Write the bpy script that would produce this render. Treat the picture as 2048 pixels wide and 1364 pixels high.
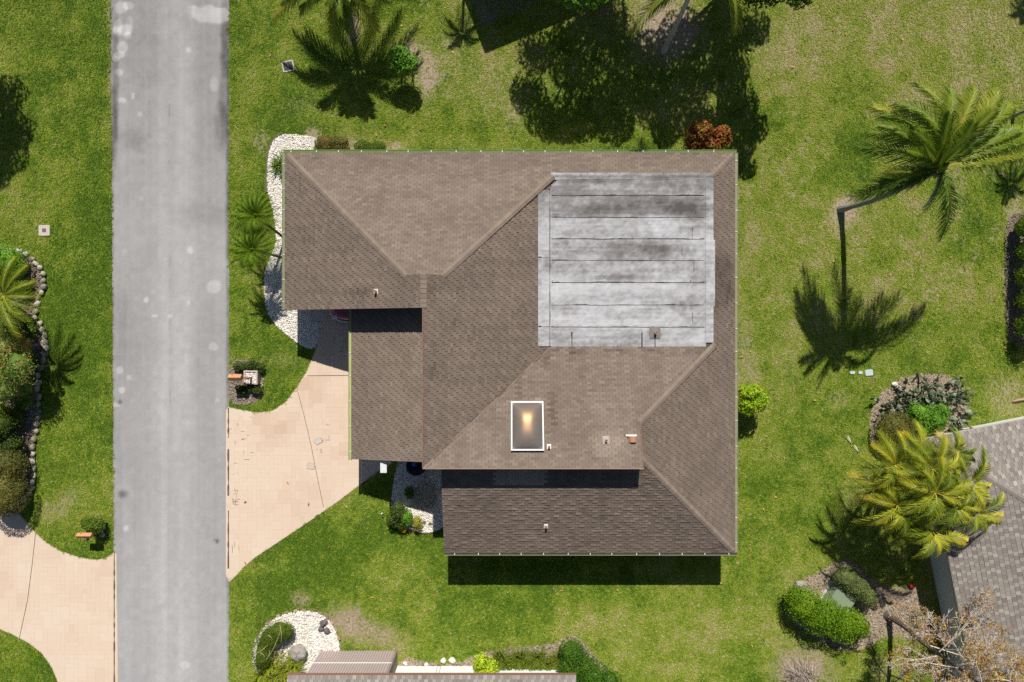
import bpy, math, random
import numpy as np
from mathutils import Vector, Matrix
sc = bpy.context.scene
for o in list(bpy.data.objects): bpy.data.objects.remove(o)
COL = sc.collection
random.seed(7); RNG = np.random.default_rng(7)
# ------------------------------------------------------------------ camera, sky, sun, exposure
CAM_H = 36.0; FPX = 1365.0
cam = bpy.data.cameras.new('camera'); cam.sensor_width = 36; cam.lens = 36*FPX/2048
cam.clip_start = 0.1; cam.clip_end = 3000
camo = bpy.data.objects.new('camera', cam); COL.objects.link(camo)
camo.location = (0, 0, CAM_H); camo.rotation_euler = (0, 0, 0); sc.camera = camo
SUN_K = 0.92                                   # metres of shadow per metre of height
SUN_EL = math.atan(1/SUN_K)
wd = bpy.data.worlds.new('World'); sc.world = wd; wd.use_nodes = True
nt = wd.node_tree; bg = nt.nodes['Background']
sky = nt.nodes.new('ShaderNodeTexSky'); sky.sky_type = 'NISHITA'; sky.sun_disc = False
sky.sun_elevation = SUN_EL; sky.sun_rotation = 0.0; sky.air_density = 1.0; sky.dust_density = 0.6; sky.ozone_density = 1.5
nt.links.new(sky.outputs[0], bg.inputs[0]); bg.inputs[1].default_value = 0.05
sl = bpy.data.lights.new('sun', 'SUN'); sl.energy = 4.9; sl.angle = math.radians(0.5); sl.color = (1.0, 0.945, 0.86)
so = bpy.data.objects.new('sun', sl); COL.objects.link(so); so.location = (0, 20, 40)
so.rotation_euler = Vector((-0.02, -SUN_K, -1)).to_track_quat('-Z', 'Y').to_euler()
vs = sc.view_settings; vs.view_transform = 'Standard'; vs.look = 'None'; vs.exposure = 0.1; vs.gamma = 1.0; vs.use_curve_mapping = False
sc.cycles.use_denoising = False
sc.cycles.max_bounces = 6; sc.cycles.transparent_max_bounces = 6

# ------------------------------------------------------------------ helpers
def P(px, py, z=0.0):
    k = (CAM_H - z)/FPX
    return Vector(((px-1024)*k, -(py-682)*k, z))
def P2(pts, z=0.0): return [tuple(P(a, b, z)[:2]) for a, b in pts]
def _hash(ix, iy, s):
    h = (ix*374761393 + iy*668265263 + s*974634541) & 0xffffffff
    h = ((h ^ (h >> 13))*1274126177) & 0xffffffff
    return ((h ^ (h >> 16)) & 0xffff)/65535.0
def vnoise(x, y, s=0):
    x = np.asarray(x, float); y = np.asarray(y, float)
    ix = np.floor(x).astype(np.int64); iy = np.floor(y).astype(np.int64)
    fx = x-ix; fy = y-iy; fx = fx*fx*(3-2*fx); fy = fy*fy*(3-2*fy)
    a = _hash(ix, iy, s); b = _hash(ix+1, iy, s); c = _hash(ix, iy+1, s); d = _hash(ix+1, iy+1, s)
    return (a*(1-fx)+b*fx)*(1-fy)+(c*(1-fx)+d*fx)*fy
def fbm(x, y, s=0, o=4):
    r = 0; am = .5; t = 0; f = 1
    for i in range(o):
        r = r+am*vnoise(x*f, y*f, s+i*17); t += am; am *= .5; f *= 2.03
    return r/t
def inpoly(x, y, poly):
    x = np.asarray(x); y = np.asarray(y); r = np.zeros(x.shape, bool); n = len(poly)
    for i in range(n):
        x1, y1 = poly[i]; x2, y2 = poly[(i+1) % n]
        if y1 == y2: continue
        c = ((y1 > y) != (y2 > y)) & (x < (x2-x1)*(y-y1)/(y2-y1)+x1)
        r ^= c
    return r
def smooth_poly(pts, it=2):
    for _ in range(it):
        q = []
        for i in range(len(pts)):
            a = pts[i]; b = pts[(i+1) % len(pts)]
            q += [(a[0]*.75+b[0]*.25, a[1]*.75+b[1]*.25), (a[0]*.25+b[0]*.75, a[1]*.25+b[1]*.75)]
        pts = q
    return pts
def smooth_line(pts, it=2):
    for _ in range(it):
        q = [pts[0]]
        for a, b in zip(pts, pts[1:]):
            q += [tuple(x*.75+y*.25 for x, y in zip(a, b)), tuple(x*.25+y*.75 for x, y in zip(a, b))]
        pts = q+[pts[-1]]
    return pts

# ------------------------------------------------------------------ materials
def mat(name, ramp, attr=None, nscale=6.0, namt=.3, rough=.8, bump=0., bscale=60., transl=0., spec=.3, metal=0., inst=False, detail=4., base=.5, coat=0., stretch=None):
    m = bpy.data.materials.new(name); m.use_nodes = True
    t = m.node_tree; N = t.nodes; L = t.links; b = N['Principled BSDF']
    geo = N.new('ShaderNodeNewGeometry'); vec = geo.outputs['Position']
    if stretch:
        mp = N.new('ShaderNodeMapping'); mp.inputs['Scale'].default_value = stretch; L.new(vec, mp.inputs[0]); vec = mp.outputs[0]
    no = N.new('ShaderNodeTexNoise'); no.inputs['Scale'].default_value = nscale; no.inputs['Detail'].default_value = detail
    L.new(vec, no.inputs['Vector'])
    ma = N.new('ShaderNodeMath'); ma.operation = 'MULTIPLY_ADD'; ma.inputs[1].default_value = namt*2
    L.new(no.outputs['Fac'], ma.inputs[0])
    if attr:
        at = N.new('ShaderNodeAttribute'); at.attribute_name = attr
        if inst: at.attribute_type = 'INSTANCER'
        ad = N.new('ShaderNodeMath'); ad.operation = 'SUBTRACT'; ad.inputs[1].default_value = namt
        L.new(at.outputs['Fac'], ad.inputs[0]); L.new(ad.outputs[0], ma.inputs[2])
    else: ma.inputs[2].default_value = base-namt
    cr = N.new('ShaderNodeValToRGB'); e = cr.color_ramp.elements
    while len(e) < len(ramp): e.new(.5)
    for i, (p, c) in enumerate(ramp): e[i].position = p; e[i].color = (*c, 1)
    L.new(ma.outputs[0], cr.inputs[0]); L.new(cr.outputs[0], b.inputs['Base Color'])
    b.inputs['Roughness'].default_value = rough; b.inputs['Metallic'].default_value = metal
    b.inputs['Specular IOR Level'].default_value = spec
    if coat: b.inputs['Coat Weight'].default_value = coat; b.inputs['Coat Roughness'].default_value = .08
    if bump:
        n2 = N.new('ShaderNodeTexNoise'); n2.inputs['Scale'].default_value = bscale; n2.inputs['Detail'].default_value = 3
        L.new(vec, n2.inputs['Vector'])
        bp = N.new('ShaderNodeBump'); bp.inputs['Strength'].default_value = bump; bp.inputs['Distance'].default_value = .02
        L.new(n2.outputs['Fac'], bp.inputs['Height']); L.new(bp.outputs[0], b.inputs['Normal'])
    if transl:
        tr = N.new('ShaderNodeBsdfTranslucent'); mx = N.new('ShaderNodeMixShader'); mx.inputs[0].default_value = transl
        L.new(cr.outputs[0], tr.inputs[0]); L.new(b.outputs[0], mx.inputs[1]); L.new(tr.outputs[0], mx.inputs[2])
        L.new(mx.outputs[0], N['Material Output'].inputs[0])
    return m
def flat(name, c, rough=.7, **k):
    return mat(name, [(0, tuple(x*.8 for x in c)), (1, tuple(min(1, x*1.2) for x in c))], rough=rough, **k)
def leafmat(name, *cs, rough=.5, transl=.25, spec=.2):
    n = len(cs); return mat(name, [(i/(n-1) if n > 1 else 0, c) for i, c in enumerate(cs)], attr='tint', nscale=1.5, namt=.08, rough=rough, transl=transl, spec=spec)

# ------------------------------------------------------------------ mesh building
class MB:
    def __init__(s): s.v = []; s.f = []; s.t = []
    def poly(s, pts, t=.5):
        i = len(s.v); s.v += [tuple(p) for p in pts]; s.f.append(tuple(range(i, i+len(pts)))); s.t.append(t)
    def box(s, c, d, rz=0., t=.5, taper=1.):
        x, y, z = d[0]/2, d[1]/2, d[2]/2; ca, sa = math.cos(rz), math.sin(rz); i = len(s.v)
        for k, q in ((-1, 1.), (1, taper)):
            for a, b in ((-1, -1), (1, -1), (1, 1), (-1, 1)):
                lx, ly = a*x*q, b*y*q; s.v.append((c[0]+lx*ca-ly*sa, c[1]+lx*sa+ly*ca, c[2]+k*z))
        for f in ((0, 3, 2, 1), (4, 5, 6, 7), (0, 1, 5, 4), (1, 2, 6, 5), (2, 3, 7, 6), (3, 0, 4, 7)):
            s.f.append(tuple(i+j for j in f)); s.t.append(t)
    def prism(s, poly, z0, z1, t=.5):
        n = len(poly); i = len(s.v)
        s.v += [(p[0], p[1], z0) for p in poly]+[(p[0], p[1], z1) for p in poly]
        s.f.append(tuple(i+n+j for j in range(n))); s.t.append(t)
        for j in range(n):
            k = (j+1) % n; s.f.append((i+j, i+k, i+n+k, i+n+j)); s.t.append(t)
    def tube(s, pts, rad, n=6, t=.5, cap=True):
        pts = [Vector(p) for p in pts]; m = len(pts); i0 = len(s.v)
        rad = rad if hasattr(rad, '__len__') else [rad]*m
        for k, p in enumerate(pts):
            d = (pts[min(k+1, m-1)]-pts[max(k-1, 0)]).normalized()
            a = d.orthogonal().normalized() if abs(d.z) < .99 else Vector((1, 0, 0))
            if k and abs(d.z) < .99: a = (pa-d*pa.dot(d)).normalized()
            pa = a; b = d.cross(a)
            for j in range(n):
                an = 2*math.pi*j/n; s.v.append(tuple(p+(a*math.cos(an)+b*math.sin(an))*rad[k]))
        for k in range(m-1):
            for j in range(n):
                a = i0+k*n+j; b = i0+k*n+(j+1) % n; s.f.append((a, b, b+n, a+n)); s.t.append(t)
        if cap:
            s.f.append(tuple(i0+(m-1)*n+j for j in range(n))); s.t.append(t)
            s.f.append(tuple(i0+n-1-j for j in range(n))); s.t.append(t)
    def lathe(s, c, prof, n=16, t=.5):
        i0 = len(s.v)
        for r, z in prof:
            for j in range(n):
                a = 2*math.pi*j/n; s.v.append((c[0]+r*math.cos(a), c[1]+r*math.sin(a), c[2]+z))
        for k in range(len(prof)-1):
            for j in range(n):
                a = i0+k*n+j; b = i0+k*n+(j+1) % n; s.f.append((a, b, b+n, a+n)); s.t.append(t)
    def build(s, name, m, parent=None, loc=(0, 0, 0), smooth=False):
        me = bpy.data.meshes.new(name)
        l = Vector(loc)
        me.from_pydata([(v[0]-l.x, v[1]-l.y, v[2]-l.z) for v in s.v], [], s.f)
        a = me.attributes.new('tint', 'FLOAT', 'FACE'); a.data.foreach_set('value', np.array(s.t, np.float32))
        me.update()
        if smooth: me.polygons.foreach_set('use_smooth', [True]*len(me.polygons))
        me.materials.append(m)
        return link(name, me, parent, l)
def wloc(p):
    v = Vector((0, 0, 0))
    while p: v += p.location; p = p.parent
    return v
def link(name, me, parent=None, loc=(0, 0, 0)):
    """link a mesh whose own origin stands at world position loc"""
    o = bpy.data.objects.new(name, me); COL.objects.link(o)
    o.location = Vector(loc)-wloc(parent); o.parent = parent
    return o
def npmesh(name, V, nper, tint, m, parent=None, loc=(0, 0, 0), smooth=False):
    """V: (n, nper, 3) separate polygons"""
    n = V.shape[0]; me = bpy.data.meshes.new(name)
    me.vertices.add(n*nper); me.loops.add(n*nper); me.polygons.add(n)
    me.vertices.foreach_set('co', (V.reshape(-1, 3)-np.array(loc)).astype(np.float32).ravel())
    me.loops.foreach_set('vertex_index', np.arange(n*nper, dtype=np.int32))
    me.polygons.foreach_set('loop_start', np.arange(0, n*nper, nper, dtype=np.int32))
    me.update(calc_edges=True)
    a = me.attributes.new('tint', 'FLOAT', 'FACE'); a.data.foreach_set('value', np.asarray(tint, np.float32))
    me.materials.append(m)
    return link(name, me, parent, loc)
def indexed(name, V, F, tint, m, parent=None, loc=(0, 0, 0), smooth=False):
    """V (n,3), F (k,nper) int"""
    k, nper = F.shape; me = bpy.data.meshes.new(name)
    me.vertices.add(len(V)); me.loops.add(k*nper); me.polygons.add(k)
    me.vertices.foreach_set('co', (V-np.array(loc)).astype(np.float32).ravel())
    me.loops.foreach_set('vertex_index', F.astype(np.int32).ravel())
    me.polygons.foreach_set('loop_start', np.arange(0, k*nper, nper, dtype=np.int32))
    me.update(calc_edges=True)
    if smooth: me.polygons.foreach_set('use_smooth', np.ones(k, bool))
    if tint is not None:
        a = me.attributes.new('tint', 'FLOAT', 'FACE'); a.data.foreach_set('value', np.asarray(tint, np.float32))
    me.materials.append(m)
    return link(name, me, parent, loc)
def tag(o, label=None, cat=None, group=None, kind=None):
    if label: o['label'] = label
    if cat: o['category'] = cat
    if group: o['group'] = group
    if kind: o['kind'] = kind
    return o
def thing(name, label, cat, loc=(0, 0, 0), group=None):
    o = bpy.data.objects.new(name, None); COL.objects.link(o); o.location = loc; o.empty_display_size = .2
    return tag(o, label, cat, group)
def grid(name, xs, ys, zf, m, parent=None, keep=None, attrs=None, loc=(0, 0, 0)):
    X, Y = np.meshgrid(xs, ys); Z = zf(X, Y) if callable(zf) else np.full(X.shape, float(zf))
    nx, ny = len(xs), len(ys); V = np.stack([X.ravel(), Y.ravel(), Z.ravel()], 1)
    i = np.arange((nx-1)*(ny-1)); r, c = i//(nx-1), i % (nx-1); a = r*nx+c
    F = np.stack([a, a+1, a+nx+1, a+nx], 1)
    if keep is not None:
        cx = V[F].mean(1); F = F[keep(cx[:, 0], cx[:, 1])]
        u, inv = np.unique(F, return_inverse=True); V = V[u]; F = inv.reshape(F.shape)
    o = indexed(name, V, F, None, m, parent, loc)
    for k, fn in (attrs or {}).items():
        at = o.data.attributes.new(k, 'FLOAT', 'POINT'); at.data.foreach_set('value', np.asarray(fn(V[:, 0], V[:, 1]), np.float32))
    return o
def sheet(name, poly, z, m, depth=.05, parent=None):
    mb = MB(); mb.prism(poly, z-depth, z); return mb.build(name, m, parent)
def ell(x, y, px, py, rx, ry, z=0., ang=0., soft=.35):
    """soft elliptical patch, given by its place and its radii in metres"""
    c = P(px, py, z); dx = x-c.x; dy = y-c.y; ca, sa = math.cos(ang), math.sin(ang)
    d = np.sqrt(((dx*ca+dy*sa)/rx)**2+((-dx*sa+dy*ca)/ry)**2)
    d = d+(fbm(x*2.2+px, y*2.2, 5)-.5)*.7
    return np.clip((1+soft-d)/(2*soft), 0, 1)
# ================================================================== GROUND, ROAD, DRIVEWAYS, BEDS
road_l = lambda y: -21.06+.0048*y*-1+.03*(vnoise(y*1.3, y*0, 3)-.5)
road_r = lambda y: -14.93+.05*(vnoise(y*1.1, y*0, 4)-.5)+.03*(vnoise(y*5, y*0, 8)-.5)
DRIVE = P2([(457, 813), (480, 819), (515, 825), (545, 821), (572, 803), (594, 774), (612, 745), (625, 715), (634, 690), (642, 655), (650, 620), (655, 590), (655, 470), (760, 470), (760, 700), (790, 722), (790, 905), (798, 918), (775, 930), (722, 968), (680, 1000), (640, 1028), (590, 1062), (545, 1092), (512, 1114), (490, 1132), (474, 1150), (459, 1164), (452, 1150), (452, 820)])
DRIVE2 = P2([(-160, 1030), (38, 1026), (52, 1042), (72, 1066), (95, 1086), (125, 1103), (158, 1114), (190, 1119), (210, 1117), (228, 1105), (234, 1108), (238, 1440), (140, 1440), (118, 1368), (104, 1335), (84, 1306), (58, 1286), (28, 1270), (0, 1258), (-160, 1225)])
BED_NW = smooth_poly(P2([(640, 276), (600, 270), (566, 268), (546, 278), (538, 302), (534, 340), (534, 380), (545, 415), (552, 455), (552, 490), (540, 515), (529, 545), (528, 585), (533, 620), (548, 648), (572, 668), (600, 690), (622, 700), (634, 692), (644, 650), (652, 612), (650, 560), (625, 540), (625, 300)]), 1)
BED_S = smooth_poly(P2([(800, 905), (850, 900), (900, 900), (935, 920), (935, 1030), (900, 1046), (884, 1056), (862, 1066), (835, 1066), (808, 1056), (790, 1034), (781, 1008), (788, 960)]), 1)
BED_B = smooth_poly(P2([(596, 1221), (628, 1222), (655, 1236), (672, 1262), (680, 1296), (676, 1306), (642, 1302), (640, 1360), (560, 1370), (515, 1350), (503, 1315), (508, 1285), (525, 1256), (552, 1233)]), 1)
BED_L = smooth_poly(P2([(-150, 490), (20, 494), (52, 507), (76, 526), (92, 550), (92, 575), (80, 598), (72, 618), (74, 640), (90, 662), (99, 690), (94, 715), (82, 740), (77, 775), (80, 815), (78, 850), (70, 890), (72, 930), (74, 955), (64, 985), (48, 1008), (36, 1030), (-150, 1030)]), 1)
BED_MAIL = smooth_poly(P2([(458, 722), (500, 718), (526, 725), (528, 765), (524, 800), (490, 812), (458, 806)]), 1)
BED_CACT = smooth_poly(P2([(1742, 905), (1738, 850), (1742, 815), (1765, 780), (1800, 755), (1850, 745), (1900, 748), (1925, 775), (1938, 820), (1925, 860), (1880, 905)]), 1)
BED_HEDGE = smooth_poly(P2([(1572, 1240), (1575, 1190), (1595, 1160), (1640, 1142), (1668, 1120), (1700, 1115), (1760, 1170), (1800, 1180), (1835, 1165), (1842, 1225), (1860, 1290), (1820, 1282), (1775, 1262), (1740, 1300), (1660, 1300)]), 1)
BED_SHIP = smooth_poly(P2([(795, 1308), (850, 1322), (905, 1330), (960, 1305), (1010, 1296), (1075, 1290), (1115, 1284), (1140, 1268), (1165, 1280), (1190, 1310), (1220, 1345), (1240, 1420), (795, 1420)]), 1)
BED_E = smooth_poly(P2([(2012, 440), (2030, 425), (2120, 420), (2120, 700), (2016, 692), (2010, 620), (2008, 520)]), 1)
LITTER = [BED_MAIL, BED_CACT, BED_HEDGE, BED_SHIP]
# houses' footprints (walls), used to keep grass out
FOOT = [[(-10.5, 8.6), (10.3, 8.6), (10.3, -9.8), (-2.7, -9.8), (-2.7, -5.2), (-7.0, -5.2), (-7.0, 1.0), (-10.5, 1.0)]]
RH_O = P(1850, 878, 2.6); RH_A = math.radians(11.2)
RU = Vector((math.cos(RH_A), math.sin(RH_A))); RV = Vector((math.sin(RH_A), -math.cos(RH_A)))
rq = lambda a, b: (RH_O.x+RU.x*a+RV.x*b, RH_O.y+RU.y*a+RV.y*b)
FOOT.append([rq(.6, .6), rq(15, .6), rq(15, 15), rq(.6, 15)])
FOOT.append([(-10.1, -16.33), (-6.0, -16.33), (-6.0, -17.1), (2.5, -17.1), (2.5, -24), (-10.1, -24)])
BARE = [(855, 140, .75, 1.25, .9), (820, 112, .9, .9, .8), (1690, 420, .75, .9, .95), (1335, 60, 1.8, 1.7, .95), (1030, 225, .7, .9, .5), (985, 170, 1.6, 1.6, .34), (900, 110, 1.0, 1.5, .4),
        (720, 1258, 2.3, .75, .8, -.25), (690, 1232, 1.1, .6, .75), (765, 1280, 1.5, .5, .6, -.3), (1600, 1345, 1.5, 1.3, .95), (1790, 1225, 1.5, 1.2, .9), (1775, 1340, 1.0, .8, .5),
        (1500, 730, .7, 1.0, .5), (1490, 690, .5, 1.5, .45), (1500, 480, .5, 1.5, .35), (660, 978, 1.5, .6, .75, .5), (700, 950, 1.2, .6, .6, .5), (625, 272, .5, .5, .8), (700, 290, .7, .45, .8), (785, 292, .5, .3, .7), (1600, 40, 1.2, 1.6, .3), (1550, 100, 1.5, 2.0, .28),
        (1820, 225, 1.3, 1.0, .42), (1930, 130, .9, 2.2, .36), (2030, 130, .6, 1.4, .45), (1985, 60, 1.2, 2.2, .3), (1910, 370, .7, 1.6, .4), (1915, 420, .5, .9, .4), (2030, 420, .5, .9, .6), (1680, 800, .7, .5, .35), (708, 60, .35, .8, .85), (600, 210, 1.0, .6, .26),
        (120, 1010, 1.2, .6, .45, .6), (600, 1200, .45, .5, .65), (560, 720, .9, .4, .35), (2010, 790, 1.0, 1.2, .5), (940, 1055, 1., .6, .2), (520, 285, .4, .7, .5), (1230, 60, 2.5, 1.0, .3), (1850, 430, .8, 1.0, .2), (1575, 700, 1.0, 2.4, .22), (1700, 1000, .6, .8, .2), (90, 700, .2, .9, .8), (222, 30, .3, 1.2, .4), (224, 150, .25, 1.5, .4)]
def bare_f(x, y):
    b = np.zeros(np.shape(x))
    for q in BARE:
        s = ell(x, y, q[0], q[1], q[2], q[3], 0, q[5] if len(q) > 5 else 0, .55)*q[4]; b = np.maximum(b, s)
    b = b*(.55+.9*fbm(x*3.1, y*3.1, 31))
    n = fbm(x*.9+3, y*.9, 12); s = fbm(x*5, y*5, 14)
    east = np.clip((x+9)/6, 0, 1)*np.clip((y+2)/6, 0, 1)+.35*np.clip((x-12)/3, 0, 1)
    b = np.maximum(b, np.clip((n-.52)*3, 0, .6)*np.clip((s-.42)*5, 0, 1)*(.2+.6*np.clip(east, 0, 1)))
    for p in LITTER: b = np.where(inpoly(x, y, p), .92, b)
    return np.clip(b, 0, 1)
def tone_f(x, y):
    n = fbm(x*.33, y*.33, 41); n2 = fbm(x*1.5, y*1.5, 45); st = vnoise(x*2.4+fbm(x, y, 3)*2, y*.35, 47)
    east = np.clip((x+4)/14, 0, 1)
    t = .17+.80*(n-.42)+.62*(n2-.5)+.16*(st-.5)+.14*east+.10*np.clip((y-8)/5, 0, 1)*np.clip((x+15)/3, 0, 1)
    for q in [(1230, 1265, 7, 1.6, .07), (1560, 560, 2.2, 7, .08), (1650, 150, 5, 4, .03), (1840, 560, 5, 2, .08), (140, 960, 2, 2, .12), (110, 420, 2.5, 1.5, .1), (600, 640, 1.5, 3, .12), (500, 350, .8, 4, .14), (760, 1180, 3, 1.2, .12), (880, 230, 4, 2.5, .14), (1650, 1130, 3, 1.5, .08)]: t = t+q[4]*ell(x, y, q[0], q[1], q[2], q[3], 0, 0, .8)
    for q in [(780, 1090, 4, 1.4, .14), (1530, 960, 2.5, 4.5, .16), (1700, 880, 3, 3, .1), (170, 620, 1.5, 5, .14), (200, 250, 1, 5, .08), (960, 1200, 3, .8, .12), (560, 1180, 2.5, 1.2, .14), (1500, 300, 2, 2, .1), (2000, 600, 2, 4, .08)]: t = t-q[4]*ell(x, y, q[0], q[1], q[2], q[3], 0, 0, .8)
    return np.clip(t, 0, 1)
def spaced(lo, hi, step, far):
    a = list(np.arange(lo, hi+1e-6, step)); d = step; up = []; v = hi
    while v < far: d *= 1.7; v += d; up.append(v)
    dn = []; d = step; v = lo
    while v > -far: d *= 1.7; v -= d; dn.append(v)
    return np.array(dn[::-1]+a+up)
def ground_mat():
    m = mat('soil_and_thatch', [(0, (.12, .17, .022)), (.5, (.20, .24, .045)), (1, (.32, .29, .12))], attr='tone', nscale=14, namt=.25, rough=.95, bump=.6, bscale=50)
    t = m.node_tree; N = t.nodes; L = t.links; b = N['Principled BSDF']; src = b.inputs['Base Color'].links[0].from_socket
    at = N.new('ShaderNodeAttribute'); at.attribute_name = 'bare'
    no = N.new('ShaderNodeTexNoise'); no.inputs['Scale'].default_value = 9; no.inputs['Detail'].default_value = 6
    cr = N.new('ShaderNodeValToRGB'); cr.color_ramp.elements[0].position = .3; cr.color_ramp.elements[1].position = .72
    cr.color_ramp.elements[0].color = (.20, .135, .085, 1); cr.color_ramp.elements[1].color = (.47, .39, .30, 1)
    g = N.new('ShaderNodeNewGeometry'); L.new(g.outputs[0], no.inputs[0]); L.new(no.outputs[0], cr.inputs[0])
    mx = N.new('ShaderNodeMix'); mx.data_type = 'RGBA'; L.new(at.outputs['Fac'], mx.inputs[0]); L.new(src, mx.inputs[6]); L.new(cr.outputs[0], mx.inputs[7])
    L.new(mx.outputs[2], b.inputs['Base Color']); return m
GM = ground_mat()
tag(grid('ground', spaced(-34, 34, .2, 900), spaced(-24, 24, .2, 900), 0., GM, attrs={'bare': bare_f, 'tone': tone_f}), kind='structure')
# ---- road
SPOTS = [(428, 575, .37, .33, .42), (427, 693, .22, .2, .4), (293, 600, .15, .15, .55), (381, 500, .17, .2, .42), (425, 30, 1.3, .45, .6, -.08), (378, 100, .15, .13, .4), (250, 60, .35, .35, .5), (245, 15, .35, .35, .5), (236, 55, .22, .45, .4), (244, 95, .3, .28, .5), (232, 60, .2, .2, .5), (238, 110, .3, .2, .5), (256, 70, .2, .2, .5), (240, 145, .22, .2, .5), (266, 192, .13, .2, .5), (245, 200, .22, .14, .5), (256, 12, .28, .2, .5), (260, 50, .2, .5, .3), (232, 118, .2, .15, .4), (281, 228, .13, .15, .35), (240, 740, .18, .18, .5), (257, 755, .15, .15, .4), (244, 780, .16, .15, .5), (232, 810, .25, .1, .5), (253, 1056, .14, .14, .45), (310, 632, .15, .1, .4), (378, 605, .1, .12, .35), (435, 800, .12, .12, .3), (283, 398, .12, .1, .3), (370, 1330, .25, .2, .3), (340, 632, .12, .12, .35), (250, 505, .15, .2, .2), (430, 170, .25, .4, .3)]
DARK = [(450, 60, .22, 2.2, .35), (450, 180, .3, 2.6, .35), (445, 250, .4, 1.4, .3), (232, 150, .16, 3.4, .45), (228, 260, .2, 1.8, .35), (246, 988, .26, .2, .5), (240, 804, .13, .11, .5), (435, 1082, .1, .13, .7), (428, 1080, .05, .05, .7), (420, 430, 1.2, .6, .14), (265, 280, .8, .5, .16), (237, 1000, .2, 6.0, .14), (455, 900, .08, 9.0, .35), (240, 640, .35, 2.2, .16), (455, 430, .12, 4.0, .3), (370, 430, .7, .7, .1)]
def road_tone(x, y):
    t = .52+.17*(fbm(x*.8, y*.25, 61)-.5)+.16*(fbm(x*3.5, y*3.5, 63)-.5)
    u = (x+14.93)/-6.1
    t = t+.11*np.exp(-((u-.40)/.09)**2)+.08*np.exp(-((u-.57)/.05)**2)-.05*np.exp(-((u-.18)/.1)**2)-.06*np.exp(-((u-.82)/.12)**2)
    t = t+.06*(vnoise(x*9, y*.10, 66)-.5)
    t = t-.12*np.clip((y-6)/10, 0, 1)*(.4+fbm(x, y, 65))+.07*np.clip((-y-6)/10, 0, 1)
    e = np.minimum(np.abs(x-road_l(y)), np.abs(x-road_r(y))); t = t-.22*np.exp(-(e/.10)**2)*(.4+vnoise(x*0, y*3, 67))
    t = t-.45*np.exp(-((x+18.05+.05*(vnoise(x*0, y*.7, 71)-.5))/.012)**2)*(vnoise(x*0, y*1.7, 68) > .55)*.3
    for q in SPOTS: t = t+q[4]*.5*ell(x, y, q[0], q[1], q[2], q[3], 0, q[5] if len(q) > 5 else 0, .13)
    for q in DARK: t = t-q[4]*.6*ell(x, y, q[0], q[1], q[2], q[3], 0, 0, .4)
    return np.clip(t, 0, 1)
ROADM = mat('worn_asphalt', [(0, (.085, .082, .082)), (.35, (.265, .262, .262)), (.6, (.380, .377, .378)), (.85, (.54, .53, .52)), (1, (.66, .65, .63))], attr='tone', nscale=26, namt=.17, rough=.9, bump=.35, bscale=60, detail=6)
ry = np.concatenate([[-400, -120, -60], np.arange(-30, 30.01, .08), [60, 120, 400]])
u = np.linspace(0, 1, 74); U, Y = np.meshgrid(u, ry); X = road_l(Y)*(1-U)+road_r(Y)*U
V = np.stack([X.ravel(), Y.ravel(), np.full(X.size, .016)], 1); nx = len(u); i = np.arange((nx-1)*(len(ry)-1)); a = (i//(nx-1))*nx+i % (nx-1)
rd = tag(indexed('road', V, np.stack([a, a+1, a+nx+1, a+nx], 1), None, ROADM), kind='structure')
at = rd.data.attributes.new('tone', 'FLOAT', 'POINT'); at.data.foreach_set('value', road_tone(V[:, 0], V[:, 1]).astype(np.float32))
# ---- stamped concrete driveways: a slab and the stamped stones proud of its joints
def drive_tone(x, y):
    t = .60+.42*(fbm(x*.7, y*.9, 81)-.5)+.16*(fbm(x*4, y*4, 83)-.5)
    for q in [(625, 770, .9, .35, .3), (560, 860, .9, .6, .25), (690, 905, 1.2, .35, .25), (500, 900, .6, .5, .12), (520, 830, .5, .25, .25), (630, 800, .5, .3, .2), (650, 690, 1, .5, .1)]: t = t-.8*q[4]*ell(x, y, q[0], q[1], q[2], q[3], 0, .5, .6)
    return np.clip(t, 0, 1)
CONC = [(0, (.42, .28, .18)), (.3, (.58, .43, .31)), (.55, (.665, .525, .405)), (1, (.74, .64, .53))]
DRM = mat('stamped_concrete', CONC, attr='tint', nscale=30, namt=.1, rough=.85, bump=.15, bscale=60)
JOINT = mat('concrete_joint', [(0, (.50, .38, .28)), (1, (.66, .53, .41))], nscale=2.2, namt=.45, rough=.9)
DARKJ = flat('dark_joint_filler', (.13, .09, .07), .9)
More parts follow.
